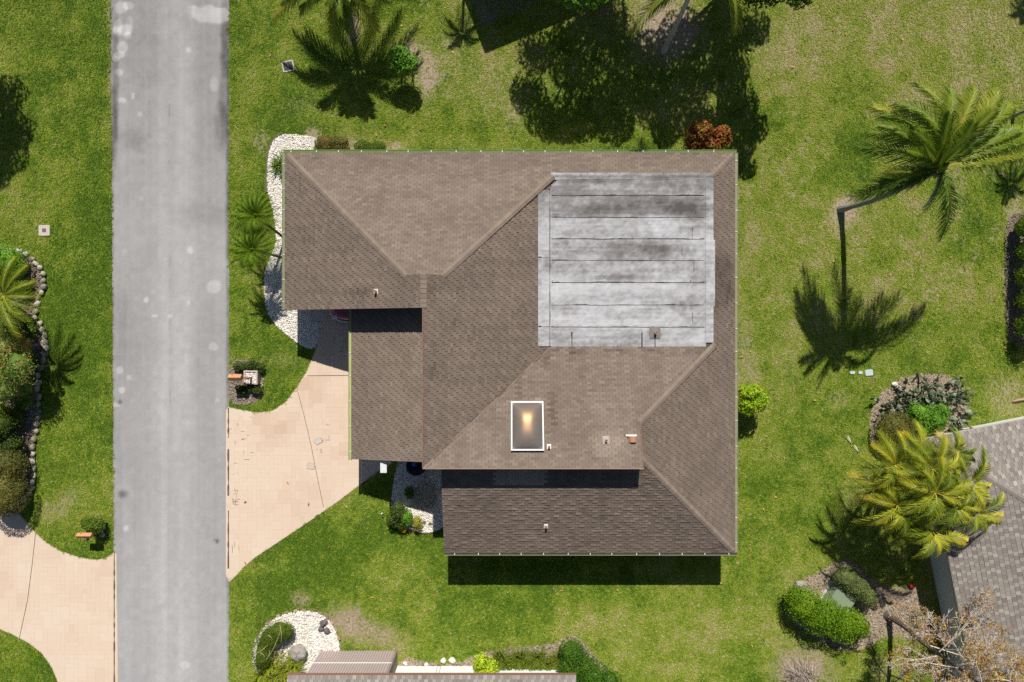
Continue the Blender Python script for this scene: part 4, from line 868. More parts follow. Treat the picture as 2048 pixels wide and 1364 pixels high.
# ---- palms
def frond(p0, p1, p2, n=40, leaf=.6, w=.035, sag=.35, tint=.45, tip=.0, fwd=.9, rr=.025, wind=(0, 0, 0), bare=.12, vee=.25, jit=.12):
    p0, p1, p2 = Vector(p0), Vector(p1), Vector(p2); mb = MB(); B = lambda s: p0*(1-s)**2+p1*2*s*(1-s)+p2*s*s
    T = lambda s: ((p1-p0)*2*(1-s)+(p2-p1)*2*s).normalized(); wd_ = Vector(wind)
    pts = [B(i/8) for i in range(9)]; mb.tube(pts, [rr*(1-.85*i/8) for i in range(9)], 4, min(1, tint+.25))
    for i in range(n):
        s = bare+(1-bare)*(i+.5)/n; c = B(s); t = T(s); sd = t.cross(Vector((0, 0, 1)))
        if sd.length < .05: sd = Vector((1, 0, 0))
        sd.normalize(); up = sd.cross(t); prof = (math.sin(math.pi*min(1, .12+.80*(s-bare)/(1-bare)))**.6)
        for q in (-1, 1):
            l = leaf*prof*random.uniform(1-jit, 1+jit); d = (sd*q+t*(fwd+.8*s)+up*vee+wd_+Vector((random.uniform(-jit, jit),)*1+(random.uniform(-jit, jit), random.uniform(-jit, jit)))).normalized()
            m = c+d*l*.5; e = c+d*l+Vector((0, 0, -sag*l)); k = t*w*.5; tt = min(1, max(0, tint+random.gauss(0, .09)+tip*max(0, s-.55)*2))
            i0 = len(mb.v); mb.v += [tuple(c-k*.6), tuple(c+k*.6), tuple(m+k+Vector((0, 0, .012))), tuple(m-k+Vector((0, 0, -.012))), tuple(e)]
            mb.f += [(i0, i0+1, i0+2, i0+3), (i0+3, i0+2, i0+4)]; mb.t += [tt, tt]
    return mb
def palm(name, label, base, crown, fronds, m, tr=.13, group=None, bark=PBARK, bend=(0, 0), boot=True):
    base, crown = Vector(base), Vector(crown); loc = (base.x, base.y, 0); t = thing(name, label, 'palm', loc, group)
    mid = base.lerp(crown, .45)+Vector((bend[0], bend[1], 0)); mb = MB(); N = 14; pts = [base*(1-s)**2+mid*2*s*(1-s)+crown*s*s for s in (i/N for i in range(N+1))]
    mb.tube(pts, [tr*(1.55 if i == 0 else 1.2 if i == 1 else 1-.25*i/N)*(1+.06*(i % 2)) for i in range(N+1)], 10); mb.build('trunk', bark, t, loc)
    if boot: mb = MB(); mb.lathe(crown, [(tr*.7, -.35), (tr*1.25, -.12), (tr*1.2, .12), (tr*.4, .45), (0, .6)], 10, .7); mb.build('crownshaft', m, t, loc)
    for f in fronds: f.build('frond', m, t, loc)
    return t
def tipf(C, px, py, z, lift=.25, side=0., **k):
    C = Vector(C); e = P(px, py, z); h = e-C; L = Vector((h.x, h.y, 0)).length; s = Vector((-h.y, h.x, 0)).normalized()
    return frond(C, C+h*.5+Vector((0, 0, lift*L-h.z*.35))+s*side*L, e, **k)
def azf(C, az, L, lift, drop, **k):
    C = Vector(C); d = Vector((math.cos(az), math.sin(az), 0)); return frond(C, C+d*L*.5+Vector((0, 0, lift)), C+d*L+Vector((0, 0, drop)), **k)
# leaning coconut palm on the right
C = P(1882, 334, 8.1); base = P(1681, 418); K = dict(n=66, leaf=.9, w=.066, rr=.045, sag=.42, jit=.22)
F = [tipf(C, 1702, 395, 5.6, .30, tint=0.35, **K), tipf(C, 1884, 474, 5.6, .25, -.12, tint=0.39, **K), tipf(C, 1722, 292, 6.6, .28, .05, tint=0.47, **K), tipf(C, 1740, 262, 7.2, .3, -.12, tint=0.55, **K), tipf(C, 1748, 212, 6.9, .3, -.1, tint=0.67, tip=.5, **K), tipf(C, 1772, 228, 7.6, .35, -.2, tint=0.59, **K),
     tipf(C, 1842, 168, 7.5, .3, -.18, tint=0.72, **K), tipf(C, 1800, 205, 8.2, .35, -.25, tint=0.57, **K), tipf(C, 1905, 178, 8.2, .3, .1, tint=0.67, **K), tipf(C, 1950, 182, 8.6, .25, .08, tint=0.79, **K), tipf(C, 1998, 190, 8.4, .25, .06, tint=0.77, **K), tipf(C, 2024, 214, 8., .28, .1, tint=0.67, **K), tipf(C, 1985, 255, 8.6, .3, .15, tint=0.52, **K),
     tipf(C, 2058, 300, 7.2, .25, -.05, tint=0.77, **K), tipf(C, 2070, 270, 7.6, .25, .05, tint=0.62, **K), tipf(C, 1775, 340, 7.4, .2, .1, tint=0.79, n=40, leaf=.6, w=.05, rr=.03), tipf(C, 1830, 262, 8.8, .3, -.1, tint=0.47, n=46, leaf=.7, w=.05), tipf(C, 1900, 230, 9.2, .3, .1, tint=0.52, n=46, leaf=.7, w=.05), tipf(C, 1850, 425, 6.2, .1, .1, tint=0.29, n=34, leaf=.6, w=.05), tipf(C, 1945, 250, 9.0, .2, -.1, tint=0.57, n=46, leaf=.75, w=.05)]
F += [tipf(C, 1722, 388, 6.0, .22, .03, tint=.4, **K), tipf(C, 1760, 372, 6.8, .2, .02, tint=.45, **K)]
F += [tipf(C, px, py, z, .2, sd, tint=tt+.17, n=54, leaf=.75, w=.07, rr=.04) for px, py, z, sd, tt in [(1938, 268, 10.2, .1, .45), (1898, 296, 10.6, .1, .5), (1848, 288, 10.1, -.1, .4), (1905, 262, 10.7, .05, .55), (1815, 300, 9.4, -.1, .45), (1985, 225, 9.2, .1, .55), (1765, 250, 8.0, -.2, .45), (2035, 262, 8.4, .1, .5), (1795, 262, 8.4, -.15, .35)]]
pt = palm('coconut_palm', 'tall leaning coconut palm with a long shadow on the right lawn', base, C, F, G_COCO, .14, bend=(.3, -.35), bark=mat('grey_palm_bark', [(0, (.17, .155, .145)), (1, (.42, .39, .37))], nscale=5, namt=.4, rough=.9, bump=.5, bscale=30))
mb = MB(); NUT = flat('coconut_husk', (.30, .22, .10), .6)
for i in range(9):
    a = i*.75; r = rock(C+Vector((math.cos(a)*.28, math.sin(a)*.28, -.25-.06*(i % 3))), (.11, .11, .14), a, i, 8, 6).build('coconut', NUT, pt, (base.x, base.y, 0), True)
mb = MB(); mb.tube([C+Vector((.1, -.1, -.2)), C+Vector((.2, -.75, -.6)), C+Vector((.15, -1.25, -1.1)), C+Vector((0, -1.45, -1.3))], [.05, .07, .05, .01], 6); mb.build('flower_spathe', flat('dry_spathe', (.5, .45, .4)), pt, (base.x, base.y, 0))
# short coconut palm at the top left
C = P(690, -38, 3.1); base = P(706, 72); K = dict(n=64, leaf=.85, w=.062, rr=.045, sag=.3, vee=.1)
F = [tipf(C, 545, 34, 1.9, .30, tint=0.86, tip=.4, **K), tipf(C, 664, 86, 2.4, .25, tint=0.80, **K), tipf(C, 752, 62, 2.3, .25, tint=0.82, tip=.5, **K), tipf(C, 690, 60, 2.8, .2, tint=0.69, **K), tipf(C, 600, 20, 2.4, .3, tint=0.74, **K), tipf(C, 800, -10, 2.2, .3, tint=0.54, **K), tipf(C, 560, -60, 2.4, .3, tint=0.54, **K)]
F += [azf(C, a, random.uniform(2.8, 3.6), random.uniform(.7, 1.5), random.uniform(-.9, .3), tint=0.54, **K) for a in (.05, .4, .8, 1.25, 1.7, 2.1, 2.6, 3.0)]
F += [azf(C, a, l, 1.2, d, tint=0.56, **K) for a, l, d in ((-.15, 3.3, -.5), (-.5, 2.6, .8), (3.4, 3.2, -.2), (3.8, 2.4, .9), (-1.2, 1.6, 1.3), (-2.0, 1.6, 1.2), (1.6, 2.0, 1.4), (-1.6, 2.0, .7))]
palm('coconut_palm', 'short coconut palm at the top left, its shadow spread over the lawn', base, C, F, G_COCO, .13, bark=PBARK)
# palm at the top centre right, grey trunk
C = P(1404, -60, 7.8); base = P(1328, 102); K = dict(n=60, leaf=.75, w=.06, rr=.04, sag=.35)
F = [tipf(C, 1262, 68, 6.4, .35, -.12, tint=.7, tip=.3, **K), tipf(C, 1475, 60, 6.6, .35, .25, tint=.7, tip=.3, **K), tipf(C, 1300, 22, 7.0, .3, tint=.7, **K)]
F += [azf(C, a, random.uniform(2.4, 3.2), random.uniform(.8, 1.5), random.uniform(-1.0, .5), tint=.4, **K) for a in (.1, .5, .9, 1.4, 1.9, 2.4, 2.8, 3.2)]
palm('coconut_palm', 'palm with a grey trunk standing in the shade at the top', base, C, F, G_COCO, .125, bark=mat('light_palm_bark', [(0, (.28, .26, .24)), (1, (.55, .53, .50))], nscale=5, namt=.4, rough=.9, bump=.5, bscale=30))
# pygmy palms at the street corner of the house
def pygmy(label, C, base, r, n, seed):
    random.seed(seed); F = []
    for i in range(n):
        a = i*2.39996; ring = i/n; F.append(azf(C, a, r*random.uniform(.85, 1.1)*(1 if ring > .3 else .75), .35+.5*(1-ring), .45-1.0*ring, n=30, leaf=.26, w=.024, rr=.012, sag=.25, tint=.40+.25*(1-ring)*random.random(), fwd=.5, vee=.15, bare=.1))
    return palm('pygmy_palm', label, base, C, F, G_SAGO, .07, group='pygmy palms at the street corner of the house', bark=DBARK)
pygmy('upper of two pygmy palms between street and house', P(514, 432, 2.7), P(571, 478), 1.18, 34, 3)
pygmy('lower of two pygmy palms between street and house', P(507, 500, 2.6), P(569, 516), 1.18, 34, 9)
# palm in the stone edged bed
C = P(8, 592, 3.6); F = [azf(C, a, random.uniform(1.5, 2.0), .6, random.uniform(-.7, .1), n=40, leaf=.5, w=.045, rr=.018, sag=.35, tint=.36, tip=.2) for a in np.arange(0, 6.28, .45)]
palm('feather_palm', 'yellowish feather palm in the stone edged bed by the left edge', P(-2, 588), C, F, G_AREC, .09, boot=False)
# yellow green areca clump
ar = thing('areca_palm', 'clump of yellow green areca palms beside the grey roof', 'palm', P(1775, 950)); aloc = tuple(ar.location); random.seed(21); stm = MB()
ASTEM = mat('areca_stem', [(0, (.22, .17, .10)), (1, (.45, .40, .30))], nscale=4, namt=.4, rough=.8, stretch=(1, 1, 6))
for (px, py, z, r) in [(1790, 930, 4.6, 1.7), (1865, 938, 5.2, 1.9), (1795, 1010, 4.5, 1.8), (1870, 985, 5.4, 1.8), (1935, 965, 5.0, 1.7), (1862, 1060, 4.4, 1.6), (1945, 1025, 4.6, 1.6), (1830, 905, 4.3, 1.4), (1910, 1010, 4.8, 1.6), (1820, 1040, 3.9, 1.5), (1905, 905, 4.4, 1.3), (1760, 970, 3.9, 1.4), (1840, 975, 4.6, 1.6)]:
    c = P(px, py, z); b = Vector((aloc[0]+random.uniform(-.7, .5), aloc[1]+random.uniform(-.6, .6), 0)); b.x = min(b.x, 20.2); mb = MB()
    q = b.lerp(c, .5)+Vector((-.15, 0, .5)); mb.tube([b*(1-s)**2+q*2*s*(1-s)+c*s*s for s in (0, .2, .4, .6, .8, 1)], [.06, .055, .05, .05, .045, .04], 7); mb.build('stem', ASTEM, ar, aloc)
    a0 = random.uniform(0, 6.28); nf = 9
    for i in range(nf):
        a = a0+i*2*math.pi/nf+random.uniform(-.25, .25); f = azf(c, a, r*random.uniform(.75, 1.05), random.uniform(.5, 1.0), random.uniform(-.9, .2), n=36, leaf=.58, w=.042, rr=.018, sag=.28, tint=random.choice([.2, .36, .5, .65]), tip=random.choice([0, .2, .7]), fwd=.8, vee=.30)
        f.build('frond', G_AREC, ar, aloc)
# small palms off the frame whose shade reaches in
def small_palm(label, gx, gy, h, r, n):
    g = P(gx, gy); C = Vector((g.x+.02*h, g.y+SUN_K*h, h)); F = [azf(C, a, r*random.uniform(.8, 1.15), .45, random.uniform(-.6, .5), n=24, leaf=.4, w=.04, rr=.015, tint=.4) for a in np.arange(0, 6.28, 6.28/n)]
    palm('small_palm', label, (C.x+.05, C.y+.1, 0), C, F, G_COCO, .08, boot=False)
small_palm('small palm above the top edge, shading the lawn beside the patio', 925, 62, 3.4, .95, 13)
small_palm('small palm beyond the right edge near the coconut palm', 2020, 362, 3.6, .9, 13)
small_palm('small palm beyond the top right corner of the lawn', 2046, 12, 3.2, .7, 12)
# broad trees beyond the frame
def shade_blob(px, py, z, r, rz=None):
    g = P(px, py); return (g.x+.02*z, g.y+SUN_K*z, z, r, r*.95, rz or r*.55)
TA = [shade_blob(*q) for q in [(1075, 105, 6.2, 1.0), (1055, 185, 6.4, .95), (1095, 235, 6.3, 1.1), (1150, 130, 6.6, 1.3), (1175, 215, 6.4, 1.35), (1230, 85, 7.0, 1.4), (1245, 175, 6.8, 1.4), (1230, 245, 6.5, 1.1), (1140, 70, 6.8, 1.0), (1200, 30, 7.2, 1.4), (1120, 255, 6.1, .8)]]
c = P(1165, -6, 5.0); TA += [(c.x, c.y+.2, 5.0, 1.35, .7, .6)]
tree('broad_tree', 'broad leafy tree above the top edge with bright leaf ends showing', TA, G_BRIGHT, 19000, .20, (5.2, 20.5), .24)
TB = [shade_blob(*q) for q in [(1300, 110, 7.2, 1.3), (1310, 200, 6.8, 1.3), (1370, 70, 7.4, 1.3), (1375, 160, 7.0, 1.35), (1390, 240, 6.5, 1.1), (1440, 60, 7.4, 1.3), (1450, 140, 7.0, 1.3), (1475, 215, 6.5, 1.15), (1500, 60, 7.2, 1.0), (1505, 255, 6.4, .8), (1490, 335, 6.4, .62), (1330, 262, 6.4, .8), (1430, 268, 6.3, .8), (1480, 290, 6.3, .8)]]
c = P(1522, -8, 4.6); TB += [(c.x, c.y+.1, 4.6, 1.1, .6, .5)]
tree('broad_tree', 'dark leaved tree above the top edge shading the lawn by the house', TB, G_MID, 23000, .20, (11.2, 20.5), .24)
TL = [shade_blob(*q) for q in [(-60, 180, 6.2, 1.6), (-20, 250, 6.0, 1.7), (10, 300, 5.8, 1.3), (15, 190, 6.0, 1.0), (-80, 300, 6.0, 1.7), (30, 260, 5.9, 1.0), (-5, 345, 5.6, .8)]]
tree('broad_tree', 'leafy tree beyond the left edge shading the street lawn', TL, G_MID, 15000, .18, (-28.5, 16.6), .2)
# ---- shrubs
shrub('round_bush', 'bright green ball shaped bush on a sand patch above the house', 'bush', [(800, 118, 1.45, .55, .55, .5), (818, 130, 1.35, .5, .5, .5), (795, 132, 1.3, .42, .42, .4)], G_BRIGHT, 2600, .12, .35)
shrub('low_shrub', 'reddish brown low shrub against the house, beside the white pebbles', 'shrub', [(650, 288, .35, .55, .42, .34), (678, 288, .35, .55, .42, .34)], G_RUST, 2600, .08)
shrub('low_shrub', 'clipped flat green shrub by the upper house wall', 'shrub', [(726, 293, .35, .45, .32, .3), (756, 294, .32, .42, .30, .28)], G_MID, 2400, .07, .15)
shrub('croton_bush', 'red and orange croton at the upper right corner of the house', 'bush', [(1398, 268, 1.3, .62, .6, .75), (1440, 276, 1.2, .55, .55, .7), (1412, 296, 1.25, .75, .5, .7), (1385, 290, 1., .4, .4, .6)], G_CROT, 2200, .17, .45)
shrub('bright_bush', 'yellow green bush beside the right side gutter', 'bush', [(1494, 805, 1.3, .55, .6, .6), (1515, 800, 1.4, .5, .55, .55), (1500, 785, 1.5, .5, .45, .5)], leafmat('chartreuse_leaves', (0.140, 0.280, 0.014), (0.336, 0.504, 0.017), (0.644, 0.728, 0.042)), 2600, .12, .35)
shrub('bright_shrub', 'rounded bright green shrub below the prickly pear', 'shrub', [(1838, 828, .7, .65, .55, .6), (1868, 842, .7, .62, .55, .6), (1845, 850, .6, .6, .45, .5), (1880, 822, .5, .4, .4, .5)], G_BRIGHT, 3600, .11, .4)
shrub('olive_shrub', 'dome shaped olive brown shrub touching the yellow palms', 'shrub', [(1788, 858, .75, .98, .92, .75)], G_OLIVE, 5200, .065, .1)
shrub('clipped_hedge', 'long bright green clipped hedge mound beside the green box', 'hedge', [(1606, 1208, .95, .95, .95, .75, -.35), (1645, 1232, 1.0, 1.05, 1.05, .75, -.35), (1685, 1248, .95, 1.0, .92, .7, -.4), (1716, 1252, .85, .6, .62, .6), (1590, 1195, .8, .55, .6, .6)], leafmat('hedge_leaves', (.06, .14, .004), (.15, .28, .008), (.27, .40, .025)), 11000, .085, .22)
shrub('grey_green_shrub', 'oval grey green shrub leaning over the green utility box', 'shrub', [(1690, 1153, .8, .72, .62, .55, -.8), (1712, 1174, .8, .75, .62, .55, -.8), (1732, 1193, .75, .6, .5, .45, -.8)], G_GREY, 6500, .06, .1)
shrub('green_bush', 'leafy green bush at the top of the stone edged bed', 'bush', [(18, 520, .9, .85, .7, .7), (-20, 540, .9, .8, .8, .7), (30, 540, .7, .5, .5, .5)], G_BRIGHT, 3400, .10, .35)
shrub('flowering_bush', 'loose bush with red flowers in the stone edged bed', 'bush', [(10, 700, 2.0, .9, .9, .7), (36, 735, 2.3, .8, .9, .6), (0, 775, 1.8, .9, .9, .8), (42, 690, 1.5, .6, .6, .5), (20, 655, 1.6, .7, .6, .6), (45, 770, 1.0, .6, .7, .6), (10, 740, 1.2, .9, .9, .8)], G_FLOW, 9500, .10, .5, fill=.5, coreb=True)
shrub('green_bush', 'dark green bush between the feather palm and the flowering bush', 'bush', [(0, 640, 1.2, .9, .8, .8), (30, 630, .8, .6, .6, .6), (55, 640, .5, .4, .4, .4)], G_DARK, 2600, .10, .4)
shrub('green_bush', 'tangled bush in the lower part of the stone edged bed', 'bush', [(-5, 850, 1.2, .9, .8, .9), (20, 890, .8, .7, .6, .6), (35, 830, .5, .5, .5, .4)], G_DARK, 2400, .10, .5, fill=.5)
shrub('green_bush', 'low spreading bush overhanging the stones of the left bed', 'bush', [(48, 575, .45, .5, .45, .4), (62, 660, .4, .4, .45, .35), (60, 720, .45, .4, .5, .4), (50, 800, .5, .5, .5, .4)], G_MID, 2600, .09, .5)
shrub('low_shrub', 'small lime green shrub at the left edge below the flowering bush', 'shrub', [(2, 820, .5, .4, .4, .4)], G_YEL, 700, .10)
shrub('boxwood', 'large rounded olive green boxwood beside the left driveway', 'shrub', [(5, 985, 1.1, 1.25, 1.25, 1.0), (18, 930, .95, .9, .9, .8)], G_OLIVE, 12000, .065, .12)
shrub('low_shrub', 'dark groundcover shrub in the stone edged bed, among mulch', 'shrub', [(20, 850, .3, .5, .4, .25), (-10, 880, .3, .5, .5, .3)], G_DARK, 700, .09, .4)
shrub('small_bush', 'small green bush next to the orange mailbox on the left lawn', 'bush', [(192, 1050, .6, .42, .45, .5), (178, 1045, .4, .35, .35, .35)], G_MID, 1500, .09)
shrub('groundcover', 'dark glossy groundcover above the pebble topped planter', 'groundcover', [(480, 733, .22, .35, .26, .2), (505, 730, .24, .38, .26, .22), (520, 736, .2, .25, .3, .2)], G_DARK, 1500, .085, .4)
shrub('groundcover', 'dark glossy groundcover below the pebble topped planter', 'groundcover', [(485, 778, .22, .35, .28, .2), (512, 778, .22, .3, .3, .2)], G_DARK, 1200, .085, .4)
shrub('topiary_hedge', 'smooth clipped kidney shaped hedge in the pebble bed', 'hedge', [(526, 1306, .5, .52, .8, .48), (540, 1276, .5, .72, .72, .48), (560, 1262, .5, .68, .56, .48), (575, 1262, .42, .34, .42, .38), (524, 1328, .4, .42, .4, .36)], leafmat('dense_hedge', (.06, .10, .010), (.12, .18, .016), (.20, .26, .03)), 13000, .045, .05)
shrub('yellow_croton', 'bright yellow variegated croton in front of the white wall', 'bush', [(962, 1322, .7, .42, .4, .45), (980, 1334, .7, .45, .42, .45), (965, 1342, .6, .4, .35, .4)], G_YEL, 1300, .13, .4)
shrub('clipped_hedge', 'dense dark green wedge shaped hedge at the bottom', 'hedge', [(1142, 1300, .8, .62, .6, .55), (1148, 1335, .85, .85, .75, .6), (1185, 1352, .85, .9, .8, .6), (1170, 1330, .8, .65, .6, .55), (1218, 1366, .8, .7, .7, .6), (1135, 1362, .8, .7, .8, .6), (1150, 1310, .9, .7, .7, .55)], leafmat('wedge_leaves', (.03, .085, .006), (.075, .18, .012), (.17, .30, .025)), 12000, .08, .12)
shrub('dark_shrub', 'dark green shrub on the edge of the white entry bed', 'shrub', [(797, 1022, .5, .42, .5, .42), (790, 1040, .4, .42, .38, .35), (802, 1048, .35, .35, .3, .3)], G_DARK, 1800, .085, .4)
shrub('low_shrub', 'bright green shrub with yellow flowers in the white entry bed', 'shrub', [(814, 1036, .45, .28, .42, .38)], G_BRIGHT, 800, .08, .3)
shrub('low_shrub', 'small yellow green shrub alone on the sunlit white pebbles', 'shrub', [(834, 1046, .3, .26, .36, .28)], leafmat('lime_leaves', (0.140, 0.182, 0.021), (0.336, 0.350, 0.042), (0.630, 0.420, 0.084)), 600, .08, .35)
shrub('low_shrub', 'dark little plant in the shaded part of the entry bed', 'shrub', [(818, 985, .2, .24, .3, .2)], G_MID, 350, .09, .4)
for (px, py, lb) in [(849, 1044, 'left of two tiny red tinted bromeliads on the white pebbles'), (861, 1047, 'right of two tiny red tinted bromeliads on the white pebbles')]:
    c = P(px, py); mb = MB()
    for i in range(12):
        a = i*.52; l = random.uniform(.10, .17); d = Vector((math.cos(a), math.sin(a), .5)); s = Vector((-math.sin(a), math.cos(a), 0))*.018; b = Vector((c.x, c.y, .04)); mb.poly([b-s, b+s, b+d*l*.7+s, b+d*l], .1+.5*random.random())
    tag(mb.build('bromeliad', G_RUST, None, (c.x, c.y, 0)), lb, 'plant', 'tiny bromeliads in the entry bed')
# orange daisies in the entry bed
fl = thing('flower_clump', 'clump of orange yellow flowers at the edge of the white bed', 'flowers', P(808, 1056)); OR = flat('orange_petal', (.75, .40, .02), .6); me = None
for i in range(13):
    c = P(808+random.uniform(-8, 8), 1056+random.uniform(-6, 6)); r = random.uniform(.05, .075)
    mb = MB(); mb.lathe((c.x, c.y, .2), [(.02, .01), (r, .02), (r*.9, -.01)], 7); mb.build('flower', OR, fl, tuple(fl.location))
mb = MB()
for i in range(26): c = P(808+random.uniform(-9, 9), 1056+random.uniform(-7, 7)); mb.tube([(c.x, c.y, 0), (c.x+.02, c.y, .19)], .008, 4, .5)
mb.build('stems', G_MID, fl, tuple(fl.location))
# grassy and strap leaved plants
def straps(name, label, cat, spots, L, n, w, m, spread=1., droop=.5, tint=.5, group=None):
    c0 = P(*spots[0][:2]); loc = (c0.x, c0.y, 0); t = thing(name, label, cat, loc, group)
    for sp in spots:
        c = P(sp[0], sp[1], 0); mb = MB(); l_ = sp[2] if len(sp) > 2 else L
        for i in range(n):
            a = random.uniform(0, 6.28); e = random.uniform(.25, 1.25)*spread; l = l_*random.uniform(.7, 1.2); d = Vector((math.cos(a), math.sin(a), 0)); s = Vector((-d.y, d.x, 0))*w*.5
            b = c+d*random.uniform(0, .08); mi = b+d*l*.5*math.sin(e)+Vector((0, 0, l*.55*math.cos(e*.8)+.05)); ti = b+d*l*math.sin(e)*1.05+Vector((0, 0, max(.03, l*(.8*math.cos(e)-.25*droop))))
            tt = min(1, max(0, tint+random.gauss(0, .18))); i0 = len(mb.v); mb.v += [tuple(b-s*.6), tuple(b+s*.6), tuple(mi+s), tuple(mi-s), tuple(ti)]; mb.f += [(i0, i0+1, i0+2, i0+3), (i0+3, i0+2, i0+4)]; mb.t += [tt, tt]
        mb.build('leaf_tuft', m, t, loc)
    return t
straps('strap_plant', 'spiky green plant at the upper left corner of the roof', 'plant', [(566, 330), (560, 338), (570, 322)], .75, 40, .05, G_MID)
straps('grass_clump', 'arching grassy clump between yellow croton and dark hedge', 'grass', [(1002+i*13+random.uniform(-5, 5), 1312+(i % 3)*12) for i in range(10)]+[(1005+i*16, 1342) for i in range(8)], .85, 150, .03, leafmat('grassy_leaves', (.06, .11, .010), (.14, .20, .016), (.32, .33, .05)), tint=.5)
straps('sago_plant', 'yellow green spiky plant beside the boulder in the pebble bed', 'plant', [(545, 1328, .95), (572, 1336, 1.0), (588, 1316, .8), (592, 1330, .85), (558, 1346, 1.05), (528, 1344, .9)], .9, 90, .04, leafmat('yellow_spikes', (.12, .18, .012), (.28, .34, .03), (.56, .52, .07)), tint=.5)
straps('agave', 'pale dried agave rosette in front of the boulder', 'plant', [(556, 1312, .5)], .5, 26, .07, flat('pale_agave', (.42, .36, .20), .7))
straps('dry_grass_clump', 'heap of dried straw coloured fronds on bare ground', 'plant', [(1600, 1340, .95), (1588, 1348, .8), (1612, 1348, .9)], .9, 110, .02, mat('dry_straw', [(0, (.22, .17, .13)), (1, (.58, .50, .43))], attr='tint', nscale=6, namt=.1, rough=.9), droop=1.2, spread=1.1)
straps('small_weed', 'small green weed on the lawn below the clipped hedge', 'plant', [(1686, 1325, .2)], .2, 26, .035, G_MID)
straps('weed_patch', 'low weeds at the foot of the right edge bed', 'plant', [(2030, 700, .3), (2024, 690, .3), (2018, 705, .25)], .3, 30, .03, G_MID)
# thin dry flower stalks over the kidney hedge
mb = MB()
for (a, b) in [((535, 1318), (560, 1265)), ((508, 1310), (536, 1290)), ((560, 1250), (562, 1285)), ((536, 1270), (545, 1280)), ((520, 1305), (530, 1315)), ((532, 1320), (540, 1300))]: mb.tube([P(*a, .95), P((a[0]+b[0])/2+2, (a[1]+b[1])/2, 1.1), P(*b, 1.0)], [.012, .01, .006], 4)
t = mb.build('flower_stalks', flat('dry_stalk', (.55, .50, .26)), None); t.name = 'flower_stalks'; tag(t, 'thin dry stalks arching over the kidney shaped hedge', 'stalks', kind='stuff')
# prickly pear
cp = thing('prickly_pear', 'sprawling prickly pear cactus on pale litter by the lawn', 'cactus', P(1840, 790)); cl = tuple(cp.location); random.seed(4)
CACT = mat('cactus_pad', [(0, (.05, .075, .04)), (.6, (.12, .16, .085)), (1, (.24, .30, .20))], attr='tint', nscale=6, namt=.15, rough=.55)
def pad(c, ax, nr, l, w):
    ax = ax.normalized(); sd = ax.cross(nr).normalized(); nr = sd.cross(ax).normalized(); mb = MB(); n = 10; t = random.random()
    for sgn in (1, -1):
        for k, r in ((0, 0), (1, .7), (2, 1.)):
            for j in range(n):
                a = 2*math.pi*j/n; mb.v.append(tuple(c+ax*(l*.5+l*.5*r*math.cos(a))+sd*w*.5*r*math.sin(a)*(1+.15*math.cos(a))+nr*sgn*.03*(1-r*r)))
    for sg in (0, 1):
        o = sg*3*n
        for k in range(2):
            for j in range(n): a = o+k*n+j; b = o+k*n+(j+1) % n; mb.f.append((a, b, b+n, a+n) if not sg else (b, a, a+n, b+n)); mb.t.append(t)
    return mb
spots = [(random.gauss(1838, 38), random.gauss(800, 22)) for _ in range(90)]+[(random.uniform(1755, 1800), random.uniform(795, 835)) for _ in range(26)]+[(random.uniform(1890, 1925), random.uniform(770, 870)) for _ in range(40)]
for (px, py) in spots:
    if not inpoly(np.array([P(px, py).x]), np.array([P(px, py).y]), BED_CACT)[0] or (1815 < px < 1890 and py > 835): continue
    b = P(px, py, .02); a = random.uniform(0, 6.28); el = random.uniform(.3, 1.3)
    for s in range(random.choice([2, 3, 3, 4])):
        ax = Vector((math.cos(a)*math.cos(el), math.sin(a)*math.cos(el), math.sin(el)+.15)); l = random.uniform(.2, .32)
        pad(b, ax, Vector((random.uniform(-1, 1), random.uniform(-1, 1), random.uniform(.2, 1))), l, l*.68).build('pad', CACT, cp, cl, True); b = b+ax.normalized()*l*.92; a += random.uniform(-.7, .7); el = random.uniform(.0, 1.2)
# bare orange tree at the lower right
bt = thing('bare_tree', 'nearly leafless tree with pale twigs and orange leaf tufts', 'tree', P(1777, 1234)); bl = tuple(bt.location); random.seed(31)
mb = MB(); b0 = Vector(bl); mb.tube([b0+Vector((.02*z+.10*math.sin(z*.9), -.01*z+.08*math.sin(z*1.3+1), z-.05)) for z in (0, .25, 1.2, 3, 4.5, 6, 7.5, 9)], [.34, .19, .125, .11, .09, .07, .05, .02], 10); mb.build('trunk', DBARK, bt, bl)
TW = mat('pale_twig', [(0, (.30, .26, .23)), (1, (.68, .63, .58))], attr='tint', nscale=3, namt=.2, rough=.9); twigs = MB(); tufts = []
def branch(p, d, l, r, lev):
    q = p+d*l*.5+Vector((0, 0, .05*l)); e = p+d*l+Vector((0, 0, .02*l)); twigs_or = MB() if lev == 0 else twigs
    twigs_or.tube([p, q, e], [r, r*.7, r*.4], 5 if lev == 0 else 3, random.random(), False)
    if lev == 0: twigs_or.build('limb', TW, bt, bl)
    if lev >= 3: return
    for i in range([9, 8, 5][lev]):
        s = random.uniform(.25, 1.0); st = p.lerp(e, s); nd = (d+Vector((random.uniform(-1, 1), random.uniform(-1, 1), random.uniform(-.5, .5)))*1.1).normalized(); branch(st, nd, l*random.uniform(.32, .55), max(.009, r*.5), lev+1)
        if lev >= 1 and random.random() < .11: tufts.append(st+nd*l*.3)
for k in range(24):
    z = 3.3+k*.26; a = k*2.4+random.uniform(-.3, .3); L = (3.0-.09*k)*random.uniform(.85, 1.1)*(.72 if math.cos(a) < -.3 else 1); branch(b0+Vector((.02*z, 0, z)), Vector((math.cos(a), math.sin(a), random.uniform(-.15, .2))).normalized(), max(1.0, L), .034, 0)
tag(twigs.build('twigs', TW, bt, bl), kind='stuff')
